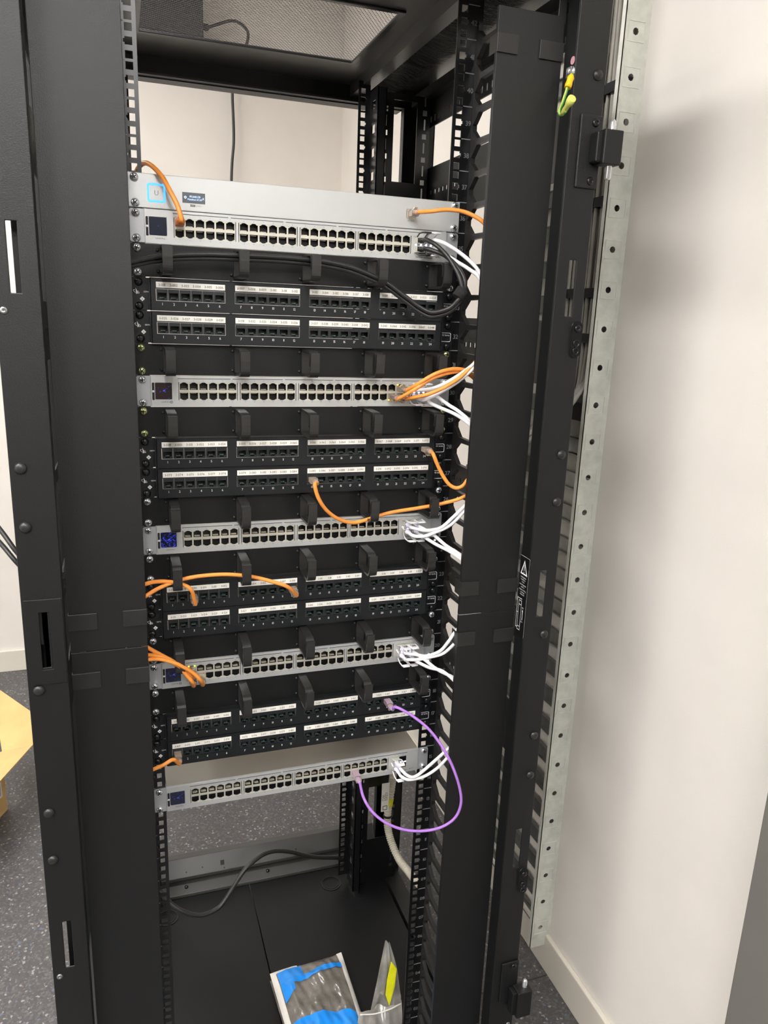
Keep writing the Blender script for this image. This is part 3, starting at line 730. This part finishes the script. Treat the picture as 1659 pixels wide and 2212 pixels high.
def cord(name, label, col, r, start, pts, group, pm=None, end=None, marks=False, n=10):
    """start: ('jack'|'sw'|'sfp', rackunit, column, row)"""
    t = thing(name, label, 'cable', (0, 0, 0), group)
    def term(s):
        kind, un, c, row = s
        if kind == 'jack': x = LX[c // 6][0] + .01558 * (c % 6 + .5); return plug(t, x, U(un) + .0212, -.0125, pm, False)
        if kind == 'sw': return plug(t, colx(c), U(un) + (.0287 if row else .0155), -.0035, pm, bool(row))
        if kind == 'sfp': return sfp_plug(t, .1770 if c == 0 else .1920, U(un) + (.0283 if row else .0157), bool(row), col)
        if kind == 'gw': return plug(t, .1625, U(36) + .0208, -.0028, pm, True)
    loc = None
    if start[0] == 'jack': loc = (LX[start[2] // 6][0] + .01558 * (start[2] % 6 + .5), -.0125, U(start[1]) + .0212)
    elif start[0] == 'sw': loc = (colx(start[2]), -.0035, U(start[1]) + (.0287 if start[3] else .0155))
    elif start[0] == 'sfp': loc = (.1770 if start[2] == 0 else .1920, -.0035, U(start[1]) + (.0283 if start[3] else .0157))
    else: loc = (.1625, -.0028, U(36) + .0208)
    t.location = loc
    p0 = term(start); P = [p0 + Vector((0, .006, 0)), p0] + [at(*q) if not isinstance(q, Vector) else q for q in pts]
    if end: p1 = term(end); P += [p1, p1 + Vector((0, .006, 0))]
    part('cable', MB().tube(spline(P, 7), r, n), col, t, world=True)
    return t
OG = 'orange patch cords'; OR = .0030
t = cord('patch_cable', 'orange patch cord arching over the gateway edge into the first switch port', 'orange', .0033, ('sw', 35, 0, 1),
     [(392, 474, -.044), (384, 446, -.042), (368, 414, -.036), (350, 382, -.022), (330, 360, -.006), (314, 352, .012), (302, 359, .030), (291, 380, .050), (284, 420, .07), (280, 480, .08)], OG, 'orange_plug')
cord('patch_cable', 'orange patch cord plugged into the plain silver gateway', 'orange', OR, ('gw', 36, 0, 0),
     [(935, 456, -.055), (965, 453, -.060), (1000, 457, -.064), (1028, 469, -.070), (1048, 485, -.074), (1068, 520, -.074)], OG, 'clear_plug')
cord('patch_cable', 'orange patch cord in the upper end port of the switch below labels 3-025 to 3-048', 'orange', OR, ('sw', 30, 23, 1),
     [(905, 828, -.058), (935, 810, -.064), (962, 800, -.066), (985, 797, -.064), (1005, 800, -.060), (1020, 809, -.055), (1045, 830, -.05)], OG, 'clear_plug')
cord('patch_cable', 'orange patch cord in the second-last lower port of the switch below labels 3-025 to 3-048', 'orange', OR, ('sw', 30, 22, 0),
     [(898, 840, -.056), (925, 822, -.060), (955, 809, -.062), (985, 803, -.060), (1005, 806, -.056), (1020, 814, -.052), (1045, 840, -.045)], OG, 'clear_plug')
cord('patch_cable', 'orange patch cord rising among white cables below patch labels 3-025 to 3-048', 'orange', OR, ('sw', 30, 23, 0),
     [(912, 855, -.060), (940, 846, -.070), (965, 834, -.074), (990, 818, -.074), (1010, 800, -.074), (1028, 780, -.074), (1050, 750, -.07)], OG, 'clear_plug')
cord('patch_cable', 'orange patch cord hanging from jack 3-072', 'orange', OR, ('jack', 28, 23, 0),
     [(937, 984, -.056), (946, 1006, -.058), (957, 1028, -.060), (970, 1046, -.064), (985, 1054, -.068), (1000, 1049, -.072), (1012, 1034, -.074), (1030, 1020, -.07)], OG, 'clear_plug')
cord('patch_cable', 'long orange patch cord hanging from jack 3-085 across two rings', 'orange', OR, ('jack', 27, 12, 0),
     [(680, 1048, -.056), (688, 1076, -.056), (706, 1103, -.052), (733, 1122, -.046), (765, 1129, -.042), (800, 1120, -.042), (845, 1107, -.044), (900, 1098, -.046), (945, 1090, -.050), (985, 1080, -.060), (1004, 1072, -.066), (1030, 1060, -.066)], OG, 'clear_plug')
cord('patch_cable', 'orange patch cord plugged into jack 3-108', 'orange', OR, ('jack', 23, 11, 0),
     [(622, 1268, -.056), (590, 1257, -.054), (545, 1246, -.050), (495, 1241, -.050), (445, 1243, -.050), (400, 1250, -.052), (360, 1263, -.058), (330, 1278, -.066), (305, 1296, -.074), (285, 1320, -.076)], OG, 'clear_plug')
cord('patch_cable', 'orange patch cord plugged into jack 3-099', 'orange', OR, ('jack', 23, 2, 0),
     [(414, 1276, -.056), (398, 1264, -.056), (375, 1258, -.056), (350, 1256, -.060), (328, 1258, -.066), (304, 1266, -.074), (285, 1280, -.076)], OG, 'clear_plug')
cord('patch_cable', 'orange patch cord in the first upper port of the switch with amber port lights', 'orange', OR, ('sw', 20, 0, 1),
     [(412, 1462, -.052), (396, 1444, -.056), (378, 1431, -.058), (356, 1419, -.062), (335, 1408, -.068), (309, 1393, -.074), (290, 1380, -.076)], OG, 'clear_plug')
cord('patch_cable', 'orange patch cord in the first lower port of the switch with amber port lights', 'orange', OR, ('sw', 20, 0, 0),
     [(416, 1474, -.054), (406, 1462, -.058), (392, 1446, -.060), (372, 1430, -.062), (345, 1418, -.066), (309, 1414, -.074), (290, 1414, -.076)], OG, 'clear_plug')
cord('patch_cable', 'orange patch cord in the second lower port of the switch with amber port lights', 'orange', OR, ('sw', 20, 1, 0),
     [(434, 1470, -.054), (420, 1456, -.058), (400, 1443, -.062), (376, 1432, -.066), (345, 1424, -.070), (309, 1426, -.076), (290, 1430, -.078)], OG, 'clear_plug')
cord('patch_cable', 'orange patch cord plugged into jack 3-169', 'orange', OR, ('jack', 17, 0, 0),
     [(374, 1641, -.056), (352, 1653, -.062), (322, 1666, -.074), (300, 1678, -.076)], OG, 'clear_plug')
cord('patch_cable', 'purple patch cord looping from jack 3-165 down to the lowest switch', 'purple', .0024, ('jack', 18, 20, 0),
     [(857, 1528, -.056), (890, 1546, -.068), (925, 1574, -.084), (953, 1610, -.100), (975, 1650, -.112), (991, 1695, -.118), (996, 1733, -.118), (984, 1765, -.116), (955, 1786, -.112), (915, 1795, -.108), (872, 1792, -.100), (833, 1777, -.092), (803, 1752, -.080), (785, 1722, -.066)], None, 'purple_plug', end=('sw', 15, 19, 0))
for o_ in [o for o in COL.objects if o.name.startswith('patch_cable') and 'purple' in o.get('label', '')]:
    if 'group' in o_: del o_['group']
WG = 'white fibre cables at the switch ends'; WR = .0028
def wc(n, items):
    for c, row, l, pts in items: cord('fibre_cable', l, 'white_cable', WR, ('sfp', n, c, row), pts, WG)
wc(35, [(1, 1, 'white cable from the upper slot beside the black cables under the gateway', [(963, 527, -.046), (997, 549, -.054), (1026, 575, -.066), (1040, 598, -.074), (1052, 640, -.074)]),
        (1, 0, 'white cable from the lower slot beside the black cables under the gateway', [(963, 551, -.046), (986, 565, -.054), (1015, 583, -.066), (1036, 602, -.074), (1050, 650, -.074)])])
wc(30, [(0, 1, 'white cable rising from the upper left slot beside the orange cords', [(934, 839, -.052), (965, 826, -.060), (995, 808, -.068), (1024, 786, -.076), (1045, 765, -.074)]),
        (0, 0, 'white cable rising from the lower left slot beside the orange cords', [(915, 864, -.050), (941, 853, -.058), (968, 838, -.064), (995, 820, -.070), (1024, 795, -.076), (1045, 780, -.074)]),
        (1, 0, 'white cable falling from the lower right slot beside the orange cords', [(929, 870, -.046), (949, 880, -.056), (987, 897, -.066), (1019, 922, -.074), (1040, 950, -.074)]),
        (1, 1, 'white cable falling from the upper right slot beside the orange cords', [(935, 850, -.044), (968, 874, -.058), (990, 888, -.066), (1019, 913, -.074), (1040, 940, -.074)])])
wc(25, [(0, 1, 'white cable rising from the upper left slot of the switch with bright blue screen', [(914, 1145, -.046), (932, 1145, -.054), (954, 1139, -.062), (978, 1118, -.070), (1003, 1094, -.076), (1025, 1075, -.074)]),
        (0, 0, 'white cable rising from the lower left slot of the switch with bright blue screen', [(901, 1159, -.042), (918, 1158, -.050), (942, 1149, -.058), (973, 1134, -.066), (1004, 1104, -.076), (1025, 1085, -.074)]),
        (1, 1, 'white cable falling from the upper right slot of the switch with bright blue screen', [(936, 1155, -.050), (963, 1178, -.060), (1000, 1203, -.074), (1020, 1225, -.074)]),
        (1, 0, 'white cable falling from the lower right slot of the switch with bright blue screen', [(918, 1161, -.046), (942, 1176, -.056), (973, 1192, -.066), (1001, 1213, -.076), (1020, 1240, -.074)])])
wc(20, [(0, 1, 'white cable rising from the upper left slot of the switch above labels 3-145 to 3-168', [(898, 1414, -.048), (922, 1417, -.056), (951, 1406, -.066), (970, 1384, -.074), (984, 1364, -.078), (1005, 1340, -.076)]),
        (0, 0, 'white cable rising from the lower left slot of the switch above labels 3-145 to 3-168', [(883, 1425, -.044), (900, 1425, -.050), (927, 1420, -.058), (956, 1412, -.066), (975, 1397, -.074), (987, 1384, -.078), (1005, 1365, -.076)]),
        (1, 1, 'white cable falling from the upper right slot of the switch above labels 3-145 to 3-168', [(905, 1416, -.050), (920, 1427, -.056), (946, 1447, -.064), (984, 1466, -.076), (1000, 1480, -.074)]),
        (1, 0, 'white cable falling from the lower right slot of the switch above labels 3-145 to 3-168', [(902, 1430, -.050), (927, 1442, -.058), (956, 1450, -.068), (984, 1474, -.078), (1000, 1500, -.074)])])
wc(15, [(0, 1, 'white cable from the upper slot of the lowest switch', [(866, 1662, -.044), (880, 1675, -.052), (898, 1677, -.060), (934, 1648, -.070), (971, 1615, -.080), (995, 1595, -.078)]),
        (0, 0, 'white cable from the lower slot of the lowest switch', [(868, 1678, -.044), (883, 1684, -.052), (916, 1677, -.062), (946, 1658, -.070), (972, 1631, -.080), (995, 1610, -.078)])])
BG = 'black cables through the top rings'
BT = [(988, 650, -.082), (970, 666, -.076), (935, 675, -.066), (908, 664, -.058), (875, 640, -.052), (840, 614, -.046), (813, 599, -.040), (758, 577, -.036), (704, 565, -.034), (670, 561, -.034), (603, 555, -.034), (508, 551, -.036), (440, 549, -.036), (372, 551, -.040), (318, 558, -.050), (276, 568, -.060), (255, 575, -.06)]
cord('black_cable', 'thick black cable from the upper slot under the gateway, running back through the rings', 'black_cable', .0032, ('sfp', 35, 0, 1),
     [(940, 528, -.050), (961, 547, -.060), (974, 564, -.068), (988, 589, -.078), (997, 617, -.084), (996, 638, -.084)] + BT, BG)
cord('black_cable', 'thick black cable from the lower slot under the gateway, running back through the rings', 'black_cable', .0032, ('sfp', 35, 0, 0),
     [(940, 543, -.044), (961, 552, -.054), (984, 572, -.064), (1000, 596, -.076), (1004, 618, -.080), (1000, 640, -.078), (992, 655, -.074)] + [(u - 2, v + 9, y + .005) for u, v, y in BT[1:-1]] + [(255, 585, -.055)], BG)
c = at(994, 634, -.082)
b = MB().tube([c + Vector((-.004, 0, -.006)), c + Vector((.004, 0, .006))], .0088, 16); single('cable_tie', b, 'velcro', 'black hook and loop wrap bundling the two black cables', 'cable tie')

# port lights near the plugged orange cords (parts of their switches)
for un, cc, row, m in ((30, 23, 1, 'led_green'), (30, 22, 0, 'led_green'), (30, 23, 0, 'led_green'), (20, 0, 1, 'led_green'), (20, 1, 0, 'led_green')):
    z = .0340 if row else .0103
    o = part('port_light', MB().box(.0034, .0058, -.0010, .0002, -.0008, .0008), 'led_green', SW[un]); o.location = (colx(cc), -.0032, z)
    o = part('port_light', MB().box(-.0058, -.0034, -.0010, .0002, -.0008, .0008), 'led_amber', SW[un]); o.location = (colx(cc), -.0032, z)

# ------------------------------------------------------------------ earth lead on the post
t = thing('earth_lead', 'short green and yellow earth lead hanging on the post', 'wire', (.3385, -.118, 1.863))
P = [atx(1235, 160, .340), atx(1230, 172, .336), atx(1224, 195, .334), atx(1215, 222, .332), atx(1208, 240, .331), atx(1212, 248, .329), atx(1222, 240, .328)]
part('wire', MB().tube(spline(P, 6), .0022, 8), 'green', t, world=True)
part('stripe', MB().tube([p + Vector((-.0012, -.0012, 0)) for p in spline(P, 6)], .0014, 6), 'pale_yellow', t, world=True)
a = atx(1235, 162, .340); b_ = atx(1226, 190, .334)
part('sleeve', MB().tube([a + (b_ - a) * k / 4 for k in range(5)], .005, 12, rfun=lambda k: (.0030, .0050, .0044, .0050, .0046)[k]), 'yellow_sleeve', t, world=True)
part('lug', MB().box(.3405, .3425, -.124, -.113, 1.855, 1.868), 'steel', t, world=True)
a = atx(1214, 247, .328); b_ = atx(1236, 212, .326)
part('spade_cover', MB().tube([a + (b_ - a) * k / 4 for k in range(5)], .005, 10, rfun=lambda k: (.0028, .0038, .0038, .0058, .0058)[k]), 'pale_yellow', t, world=True)

# ------------------------------------------------------------------ wall cable ladder and grey bundle
TY = .155; TX = .608; PT = .0735; Z0 = .068; NZ = 36
t = thing('cable_ladder', 'galvanised vertical cable ladder with punched holes fixed on the wall', 'cable ladder', (.64, .30, Z0))
zt = Z0 + NZ * PT
for sy, yy in ((1, TY), (-1, TY + .30)):
    b = MB()
    outer = [(TX, .6598)]
    # side rail plate with round holes: a row of octagon-holed cells
    for k in range(NZ):
        z0 = Z0 + k * PT; zc = z0 + .054; xc = TX + .0235; r = .0062
        sq = [(xc + .012 * a, zc + .012 * c) for a, c in ((1, 1), (0, 1), (-1, 1), (-1, 0), (-1, -1), (0, -1), (1, -1), (1, 0))]
        ci = [(xc + r * math.cos(PI / 4 + j * PI / 4), zc + r * math.sin(PI / 4 + j * PI / 4)) for j in range(8)]
        for (yy0, flip) in ((yy, 1), (yy + sy * .0015, -1)):
            b.add([(p, yy0, q) for p, q in sq] + [(p, yy0, q) for p, q in ci], [(j, (j + 1) % 8, 8 + (j + 1) % 8, 8 + j)[::flip] for j in range(8)])
        b.add([(p, yy, q) for p, q in ci] + [(p, yy + sy * .0015, q) for p, q in ci], [(j, (j + 1) % 8, 8 + (j + 1) % 8, 8 + j) for j in range(8)])
    hs = [(TX + .0235 - .012, TX + .0235 + .012, Z0 + k * PT + .042, Z0 + k * PT + .066) for k in range(NZ)]
    b.grid(TX, .6598, Z0, zt, hs, yy, yy + sy * .0015)
    b.box(TX, TX + .0015, min(yy, yy + sy * .012), max(yy, yy + sy * .012), Z0, zt)
    rl = part('side_rail', b, 'galv', t, world=True)
    if sy > 0:
        em = MB().grid(-.019, .017, -.017, .017, [(-.017, .0155, -.0155, .0155)], -.0009, 0); eme = em.mesh('embossed_edge', ['galv'])
        for k in range(NZ):
            o = part('embossed_edge', eme, None, rl); o.location = Vector((TX + .0255, yy, Z0 + k * PT + .054)) - wl(rl)
rung = MB().box(0, .003, 0, .297, 0, .036).box(-.006, 0, 0, .297, 0, .002).box(-.006, 0, 0, .297, .034, .036)
rme = rung.mesh('rung', ['galv_rung'])
for k in range(NZ):
    o = part('rung', rme, None, t); o.location = Vector((.652, TY + .0015, Z0 + k * PT + .012)) - wl(t)
rnd = random.Random(5); GN = 0
for k in range(26):
    row = k % 2; j = k // 2
    y = TY + .022 + j * .0145 + rnd.uniform(-.003, .003); x = .640 - row * .010 + rnd.uniform(-.002, .002)
    zend = 1.46 - j * .008 - row * .02
    pts = [(x, y, 2.74)] + [(x + rnd.uniform(-.002, .002), y + rnd.uniform(-.004, .004), z) for z in (2.4, 2.1, 1.85, 1.65)] + [(x - .002, y, zend), (x - .02, y + .004, zend - .05), (x - .06, y + .010, zend - .10), (x - .13, y + .018, zend - .15), (.46, y + .03, zend - .185), (.42, y + .05, zend - .20)]
    single('network_cable', MB().tube(spline(pts, 4), .0042, 8), 'grey_cable', 'grey network cable in the bundle strapped to the wall ladder', 'cable', 'grey cables on the wall ladder')
for z, sl in ((1.953, 'topmost black hook and loop strap on the grey cables, above the post hinge'), (1.755, 'black hook and loop strap on the grey cables, level with the post hinge'), (1.587, 'black hook and loop strap on the grey cables, level with the upper post slot'), (1.50, 'lowest black hook and loop strap, where the grey cables bend towards the rack')):
    for y0, y1 in ((TY + .006, TY + .062), (TY + .068, TY + .125), (TY + .131, TY + .20)):
        single('hook_strap', MB().grid(.620, .651, y0, y1, [(.6235, .6485, y0 + .002, y1 - .002)], z - .009, z + .009, P=lambda x, zz, y: (x, y, zz)), 'velcro', sl, 'strap', 'cable straps on the wall ladder')

# ------------------------------------------------------------------ other cables
for k in range(2):
    P = [at(-60, 1085 + k * 35, .36), at(-20, 1120 + k * 32, .33), at(5, 1150 + k * 28, .30), at(38, 1195 + k * 22, .28), at(75, 1235 + k * 18, .30), at(120, 1265 + k * 12, .36)]
    pa = spline(P, 6)
    single('power_cable', MB().tube(pa, .0042, 8), 'black_cable', 'black cable running into the open rack side above the cardboard box', 'cable', 'black cables at the open rack side')
CP = [(745, 1858, .50), (729, 1853, .49), (690, 1852, .475), (660, 1848, .465), (628, 1840, .455), (599, 1838, .445), (575, 1843, .435), (555, 1855, .425), (527, 1881, .41), (500, 1923, .395), (482, 1950, .385), (466, 1965, .378), (433, 1977, .37), (394, 1968, .37), (361, 1944, .385), (335, 1910, .40)]
single('power_cable', MB().tube(spline([at(*q) for q in CP], 6), .0052, 10), 'black_cable', 'thick black cord snaking above the rack floor panel', 'cable')
pa = spline([at(850, 1640, .43), at(849, 1672, .43), at(845, 1705, .43), at(839, 1741, .425), at(837, 1777, .42), at(841, 1804, .41), at(850, 1831, .39), at(863, 1858, .36), at(880, 1880, .32), at(896, 1900, .27), at(915, 1920, .22)], 24)
t = thing('flexible_conduit', 'cream corrugated conduit curving down in the rack corner', 'conduit', pa[0])
part('hose', MB().tube(pa, .0098, 14, rfun=lambda k: .0098 if k % 4 < 2 else .0084), 'cream', t, world=True)
j = 60; part('tape', MB().tube(pa[j:j + 12], .0108, 14), 'yellow', t, world=True, label='bright yellow tape')
part('tie', MB().tube(pa[84:88], .0112, 14), 'black_plastic', t, world=True)
tg = pa[58] + Vector((-.018, -.014, 0))
tag_ = part('tag', MB().box(tg.x - .010, tg.x + .010, tg.y - .001, tg.y, tg.z - .030, tg.z + .050), 'label_white', t, world=True, label='white handwritten tag')
b = MB()
b.text('CD02', .0068, (tg.x - .001, tg.y - .0014, tg.z + .012), ux=(0, 0, -1), uy=(1, 0, 0)); b.text('WL1', .0068, (tg.x - .0085, tg.y - .0014, tg.z + .010), ux=(0, 0, -1), uy=(1, 0, 0))
b.grid(tg.x - .006, tg.x + .006, tg.z - .026, tg.z - .014, [(tg.x - .0045, tg.x + .0045, tg.z - .0245, tg.z - .0155)], tg.y - .0014, tg.y - .0010)
part('handwriting', b, 'print_dark', tag_, world=True)

# black box high on the back wall, seen through the roof vent, with its cable
a = at(280, 40, 2.05); c = at(434, 82, 2.05)
bxo = thing('wall_box', 'dark box high on the wall, seen through the roof mesh', 'wall box', (a.x, 2.05, c.z))
part('housing', MB().box(a.x - .10, c.x + .01, 2.05, 2.178, c.z, c.z + .19), 'dark_box', bxo, world=True, bevel=.004)
part('cable_gland', MB().lathe([(.012, 0), (.012, .02), (.008, .024)], 'x', 12, (c.x + .01, 2.09, c.z + .05)), 'black_plastic', bxo, world=True)
P = [Vector((c.x + .03, 2.09, c.z + .05)), at(500, 45, 2.09), at(528, 58, 2.10), at(536, 80, 2.12), at(524, 120, 2.14), at(506, 160, 2.15), at(502, 200, 2.15), at(505, 300, 2.15), at(500, 385, 2.15), at(499, 600, 2.15), at(498, 900, 2.15)]
single('wall_cable', MB().tube(spline(P, 8), .0055, 8), 'black_cable', 'black cable hanging straight down the wall behind the gateway', 'cable')

# ------------------------------------------------------------------ cardboard box beside the rack
C0 = Vector((-.652, 1.165, 0)); e1 = Vector((-.42, -.9075, 0)); e2 = Vector((-.9075, .42, 0)); bl_, bw_, bh = .42, .34, .20; th = .004; UZ = Vector((0, 0, 1))
t = thing('cardboard_box', 'open brown cardboard box with spread flaps on the grey floor', 'box', C0 + e1 * bl_ / 2 + e2 * bw_ / 2)
def slab(p, a, b_, n_, nm='side_panel'):
    v = [p, p + a, p + a + b_, p + b_]
    return part(nm, MB().add(v + [k + n_ for k in v], [(0, 1, 2, 3), (7, 6, 5, 4), (0, 4, 5, 1), (1, 5, 6, 2), (2, 6, 7, 3), (3, 7, 4, 0)]), 'cardboard', t, world=True)
slab(C0, e1 * bl_, UZ * bh, e2 * th); slab(C0 + e2 * (bw_ - th), e1 * bl_, UZ * bh, e2 * th); slab(C0 + e2 * th, e2 * (bw_ - 2 * th), UZ * bh, e1 * th); slab(C0 + e1 * (bl_ - th) + e2 * th, e2 * (bw_ - 2 * th), UZ * bh, e1 * th)
slab(C0 + e1 * th + e2 * th + UZ * .001, e1 * (bl_ - 2 * th), e2 * (bw_ - 2 * th), UZ * .004, 'bottom_panel')
tp_ = C0 + UZ * bh
slab(tp_ + e2 * bw_, e1 * bl_, e2 * .17 - UZ * .03, UZ * th, 'flap'); slab(tp_ + e1 * bl_, e2 * bw_, e1 * .17 - UZ * .05, UZ * th, 'flap')
fv = [tp_ + e1 * bl_, tp_ + e1 * bl_ * .5, tp_, Vector((-.717, 1.481, .275)), Vector((-.520, 1.195, .255)), Vector((-.565, 1.150, .215)), Vector((-.690, .865, .200))]; nf = len(fv)
part('flap', MB().add(fv + [k + UZ * th for k in fv], [tuple(range(nf)), tuple(range(2 * nf - 1, nf - 1, -1))] + [(k, nf + k, nf + (k + 1) % nf, (k + 1) % nf) for k in range(nf)]), 'cardboard', t, world=True)
lp = C0 + e1 * .02 + UZ * .06 - e2 * .0008; lb = slab(lp, e1 * .10, UZ * .05, e2 * .0006, 'shipping_label'); lb.data.materials[0] = M['label_white']
b = MB(); x = .008
for k in range(12):
    wd = (.0015, .003, .002)[k % 3]; q = lp + e1 * x + UZ * .008 - e2 * .0003; b.add([q, q + e1 * wd, q + e1 * wd + UZ * .034, q + UZ * .034], [(0, 1, 2, 3)]); x += wd + .0017
part('barcode', b, 'print_dark', lb, world=True)

# ------------------------------------------------------------------ plastic bags on the rack floor
def bag_surface(c00, c10, c01, c11, thick, seed):
    """pillow top surface over a quad; u across, v along"""
    rnd = random.Random(seed); ph = [rnd.uniform(0, 6.28) for _ in range(8)]
    c00, c10, c01, c11 = map(Vector, (c00, c10, c01, c11))
    def S(u, v):
        p = (c00 * (1 - u) + c10 * u) * (1 - v) + (c01 * (1 - u) + c11 * u) * v
        e = min(1, min(u, 1 - u) * 5) * min(1, min(v, 1 - v) * 5); e = e ** .6
        wob = .25 * math.sin(9 * u + ph[0]) * math.sin(7 * v + ph[1]) + .18 * math.sin(17 * u + 6 * v + ph[2]) + .10 * math.sin(31 * v - 12 * u + ph[3]) + .16 * math.sin(38 * u + 9 * v + ph[5]) * math.sin(27 * v - 15 * u + ph[6])
        return p + Vector((0, 0, e * thick * (.8 + .35 * wob) + .003 * math.sin(6 * u + ph[4]) * (1 - e)))
    return S
def patch(S, u0, u1, v0, v1, off, n=16, m=16, shift=None):
    b = MB(); V = []
    for j in range(m + 1):
        for i in range(n + 1):
            u = u0 + (u1 - u0) * i / n; v = v0 + (v1 - v0) * j / m
            if shift: v += shift(u) 
            V.append(S(u, v) + Vector((0, 0, off)))
    F = [(j * (n + 1) + i, j * (n + 1) + i + 1, (j + 1) * (n + 1) + i + 1, (j + 1) * (n + 1) + i) for j in range(m) for i in range(n)]
    b.add(V, F, 0, True); return b
zb = .0715
c00 = atz(583, 2106, .088); c10 = atz(737, 2058, .100); c11 = atz(800, 2250, .086); c01 = atz(640, 2300, .082)
c01 = c00 + (c01 - c00) * 1.05; c11 = c10 + (c11 - c10) * 1.25
t = thing('plastic_bag', 'clear zip bag printed with bright blue bands on the rack floor', 'bag', ((c00.x + c11.x) / 2, (c00.y + c11.y) / 2, .070))
S = bag_surface(c00, c10, c01, c11, .030, 4)
bb = patch(S, 0, 1, 0, 1, 0, 60, 60); nv = len(bb.v)
low = [(x, y, max(zb, z - .028 if (x - c00.x) > -1 else z)) for x, y, z in bb.v]
bb.add([(x, y, zb) for x, y, z in bb.v], [f[::-1] for f in bb.f[:]], 0, True)
part('film', bb, 'bag_dark', t, world=True)
part('side_seam', patch(S, .0, .065, 0, 1, .0012, 4, 30), 'bag_white', t, world=True); part('side_seam', patch(S, .925, 1.0, 0, 1, .0012, 4, 30), 'bag_white', t, world=True)
part('end_seam', patch(S, .0, .36, .0, .05, .0016, 12, 3), 'bag_white', t, world=True)
sh = lambda u: -.10 * math.sin(PI * min(1, u * .9 + .05)) + .06
part('blue_band', patch(S, .075, .40, .045, .20, .0018, 20, 12), 'blue_print', t, world=True)
part('blue_band', patch(S, .075, .93, .20, .26, .0018, 50, 6, shift=lambda u: -.10 * (u - .1)), 'blue_print', t, world=True)
part('blue_corner', patch(S, .075, .24, .20, .40, .0017, 12, 14, shift=lambda u: -.5 * (u - .09) * 1.2), 'blue_print', t, world=True)
bl = part('blue_panel', patch(S, .09, .915, .60, .97, .0018, 50, 26, shift=lambda u: .10 * ((u - .62) ** 2) * 1.6 - .02), 'blue_print', t, world=True)
tp = S(.80, .80); ex = (S(.3, .80) - S(.8, .80)).normalized(); ey = (S(.8, .70) - S(.8, .9)).normalized() * -1
b = MB().text('THE RIGHT CO', .0042, tp + Vector((0, 0, .006)) + ey * .004, ux=ex, uy=ey, align='c')
b2 = MB().text('MIN', .020, tp + Vector((0, 0, .006)) + ey * .036, ux=ex, uy=ey, align='c')
b.v += []; part('lettering', b, 'bag_white', bl, world=True); part('lettering', b2, 'print_white', bl, world=True)

t = thing('plastic_bag', 'clear open plastic bag with a yellow label, standing on the rack floor', 'bag', (.205, .12, .070))
# upright crumpled sheet plus a low front pouch
def sheet(pts_l, pts_r, n=10, amp=.004, seed=1):
    rnd = random.Random(seed); ph = [rnd.uniform(0, 6) for _ in range(4)]; V = []; m = len(pts_l)
    L_ = spline(pts_l, 6); R_ = spline(pts_r, 6); m = len(L_)
    for j in range(m):
        for i in range(n + 1):
            u = i / n; p = L_[j] * (1 - u) + R_[j] * u; a = amp * math.sin(PI * u)
            V.append(p + Vector((0, a * (math.sin(9 * u + ph[0] + j * .3) + .7 * math.sin(21 * u + ph[1] - j * .2)), 0)))
    F = [(j * (n + 1) + i, j * (n + 1) + i + 1, (j + 1) * (n + 1) + i + 1, (j + 1) * (n + 1) + i) for j in range(m - 1) for i in range(n)]
    return MB().add(V, F, 0, True)
yb = .078
Lp = [at(832, 2032, yb + .03), at(822, 2080, yb + .02), at(812, 2130, yb + .01), at(800, 2185, yb), at(790, 2240, yb - .01)]
Rp = [at(842, 2036, yb + .03), at(857, 2090, yb + .02), at(864, 2140, yb + .012), at(868, 2190, yb + .004), at(866, 2240, yb - .004)]
bk = part('back_sheet', sheet(Lp, Rp, 12, .004, 2), 'bag_clear', t, world=True)
Lq = [at(776, 2186, .062), at(772, 2215, .050), at(775, 2262, .030)]; Rq = [at(868, 2165, .078), at(869, 2200, .060), at(866, 2262, .030)]
part('front_sheet', sheet(Lq, Rq, 14, .006, 5), 'bag_clear', t, world=True)
part('side_gusset', sheet([Rp[2], Rp[3], Rp[4]], [Rq[0], Rq[1], Rq[2]], 6, .003, 8), 'bag_clear', t, world=True)
part('zip_strip', MB().tube(spline([at(778, 2192, .058), at(810, 2190, .058), at(840, 2181, .062), at(866, 2168, .072)], 6), .0016, 6), 'bag_white', t, world=True)
yl = yb + .004
V = [at(845, 2077, yl + .006), at(857, 2093, yl + .004), at(853, 2130, yl), at(841, 2174, yl - .006), at(833, 2150, yl - .002), at(836, 2118, yl + .002)]
V2 = [p + Vector((0, .0008, 0)) for p in V]; n_ = len(V)
part('yellow_label', MB().add(V + V2, [tuple(range(n_)), tuple(range(2 * n_ - 1, n_ - 1, -1))] + [(i, n_ + i, n_ + (i + 1) % n_, (i + 1) % n_) for i in range(n_)]), 'yellow', t, world=True)
